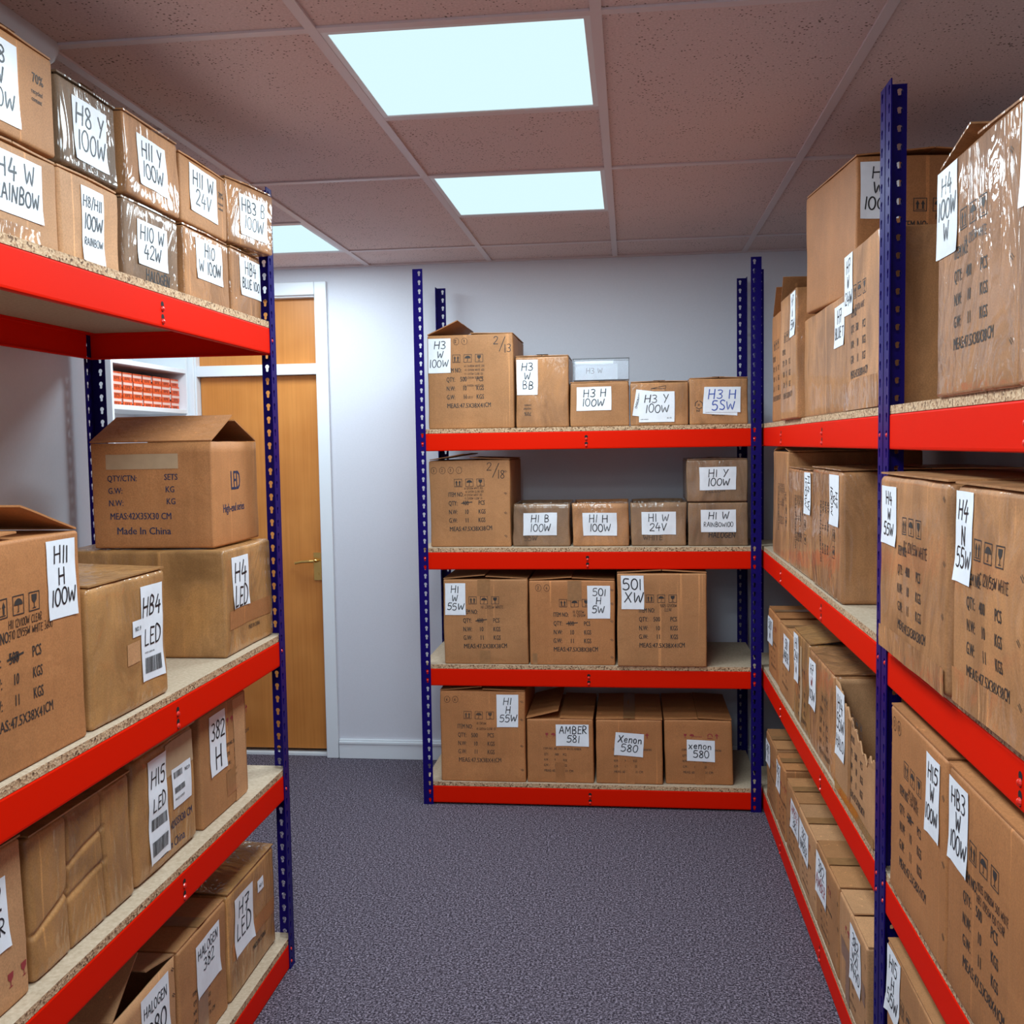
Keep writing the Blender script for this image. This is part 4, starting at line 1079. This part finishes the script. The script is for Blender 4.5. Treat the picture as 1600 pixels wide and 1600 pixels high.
b.put(carton_print('500', '47.5X38X38').moved(.095, -.03, .95), 'F', {0: 1}); b.label(.010, .100, .120, .285, ['H4', '55W', 'HALO'], fill=.86); b.tape(.155, .01, .19, .235, 'tape'); b.tape(.0, .001, .44, .028, 'amber_tape'); b.done()
# ---- near right shelving, second shelf
b = Box('R', 2.198, 1.812, .544, z, .388, .46, 'tall box labelled H15 W 100W, paper at its upper right', GRN[1], 'kraft_warm', seed=90)
b.put(carton_print('500', struck=True).moved(-.01, -.005), 'F', {0: 1}); b.put(marks(.03, .355, ['5', '0']), 'F', {0: 4}); note(b, ['H15 12V100W', '   55W WHITE'], .13, .24, .014); b.staples(.365, (.06, .19, .31)); b.label(.268, .222, .352, .370, ['H15', 'W', '100W']); b.flap('F', 2); b.flap('K', 1); b.done()
b = Box('R', 1.803, 1.424, .544, z, .384, .46, 'tall box labelled HB3 W 100W at the right edge', GRN[1], 'kraft_warm', seed=91)
b.put(carton_print('500').moved(.005, -.006), 'F', {0: 1}); note(b, ['9005 12V100W 500 WHITE', 'HB3 12V55W 150 CLEAR'], .150, .232, .013, .021); b.label(.004, .225, .108, .370, ['HB3', 'W', '100W']); b.flap('F', 3); b.flap('K', 1); b.done()
# ---- far right shelving, bottom shelf
z = BZ[0]
for i, (a0, a1, h, rect, ln, lb, cc) in enumerate((
        (4.230, 3.950, .275, (.002, .145, .120, .245), ['380', 'H'], 'farthest box on the bottom right shelf, labelled 380', None),
        (3.930, 3.724, .266, (.002, .140, .105, .250), ['382', 'H'], 'box labelled 382 H, second from the far end of the bottom right shelf', None),
        (3.690, 3.428, .248, (.105, .115, .270, .218), ['AMBER', '382'], 'box whose paper reads Amber in red over 382', [1, 0]),
        (3.420, 3.105, .248, (.020, .115, .200, .220), ['382', 'AMBER'], 'box labelled 382 Amber in black only', None),
        (3.090, 2.760, .256, (.004, .110, .160, .235), ['382', 'AMBER'], 'box labelled 382 with coloured Amber lettering below', [0, 1]),
        (2.748, 2.430, .256, (.135, .090, .255, .235), ['382', 'W21', '7440'], 'box labelled 382 W21 7440 beside the middle posts', None))):
    b = Box('R', a0, a1, .552, z, h, .46, lb, GRF[0], ('kraft', 'kraft_warm', 'kraft', 'kraft_light', 'kraft', 'kraft_light')[i], seed=93+i, amp=.004)
    b.put(small_print(word='AMBER').moved(.0, -.02), 'F', {0: 2, 1: 3}); b.label(*rect, ln, colours=cc); b.lid('LR', .4 if i < 5 else 2.6, .3); b.staples(abs(a1-a0)-.02, (.06, .13, .2))
    if i == 5: b.tape(.03, .10, .30, .15); b.tape(.08, .001, .13, .1)
    b.done()
# ---- near right shelving, bottom shelf
b = Box('R', 2.236, 1.862, .550, z, .378, .46, 'box labelled H15 H 55W low behind the middle post', GRN[0], 'kraft', seed=99)
b.put(carton_print('500'), 'F', {0: 2}); b.label(.004, .225, .108, .372, ['H15', 'H', '55W'], curl=.006); b.flap('F', 2); b.flap('K', 1); b.done()

# ------------------------------------------------------------------ orange bulb cartons on the white shelf
ROW = ('bottom', 'second', 'third', 'top'); ORD = ('leftmost', 'second', 'third', 'fourth', 'fifth', 'sixth', 'rightmost')
def bulb_carton():
    root = empty('bulb_carton')
    mb = MB(); mb.box(-.10, 0, -.041, .041, 0, .0365, 0)
    k = Ink(); k.rect(-.041, .0175, .041, .029, 1)
    k.type('EFE', -.024, .003, .0125, .95, 2, width=.048)
    k.emit(mb, lambda u, v: (.0004, u, v), {0: 0, 1: 1, 2: 2})
    mb.add([(-.10, -.0414, .003), (-.004, -.0414, .003), (-.004, -.0414, .034), (-.10, -.0414, .034)], [(0, 1, 2, 3)], 3)
    mb.add([(-.10, -.0418, .003), (-.004, -.0418, .003), (-.004, -.0418, .010), (-.10, -.0418, .010)], [(0, 1, 2, 3)], 2)
    mb.build('carton', [M['carton_orange'], M['carton_pale'], M['black'], M['carton_white']], root, fix=False)
    mb = MB(); mb.box(0.0002, .0012, .014, .041, .0296, .0360); mb.build('tuck_flap', M['carton_orange'], root)
    return root
proto = bulb_carton(); first = True
for c in range(7):
    for r in range(4):
        if first: o = proto; first = False
        else:
            o = proto.copy(); COL.objects.link(o)
            for ch in proto.children:
                q = ch.copy(); COL.objects.link(q); q.parent = o
        o.location = (-2.233 + rng.uniform(-.003, .002), 4.268 + c*.0965, 1.7695 + r*.0370)
        tag(o, 'small orange carton with black lettering, %s in the %s row on the white shelf' % (ORD[c], ROW[r]), 'carton', 'orange bulb cartons on the white shelf')
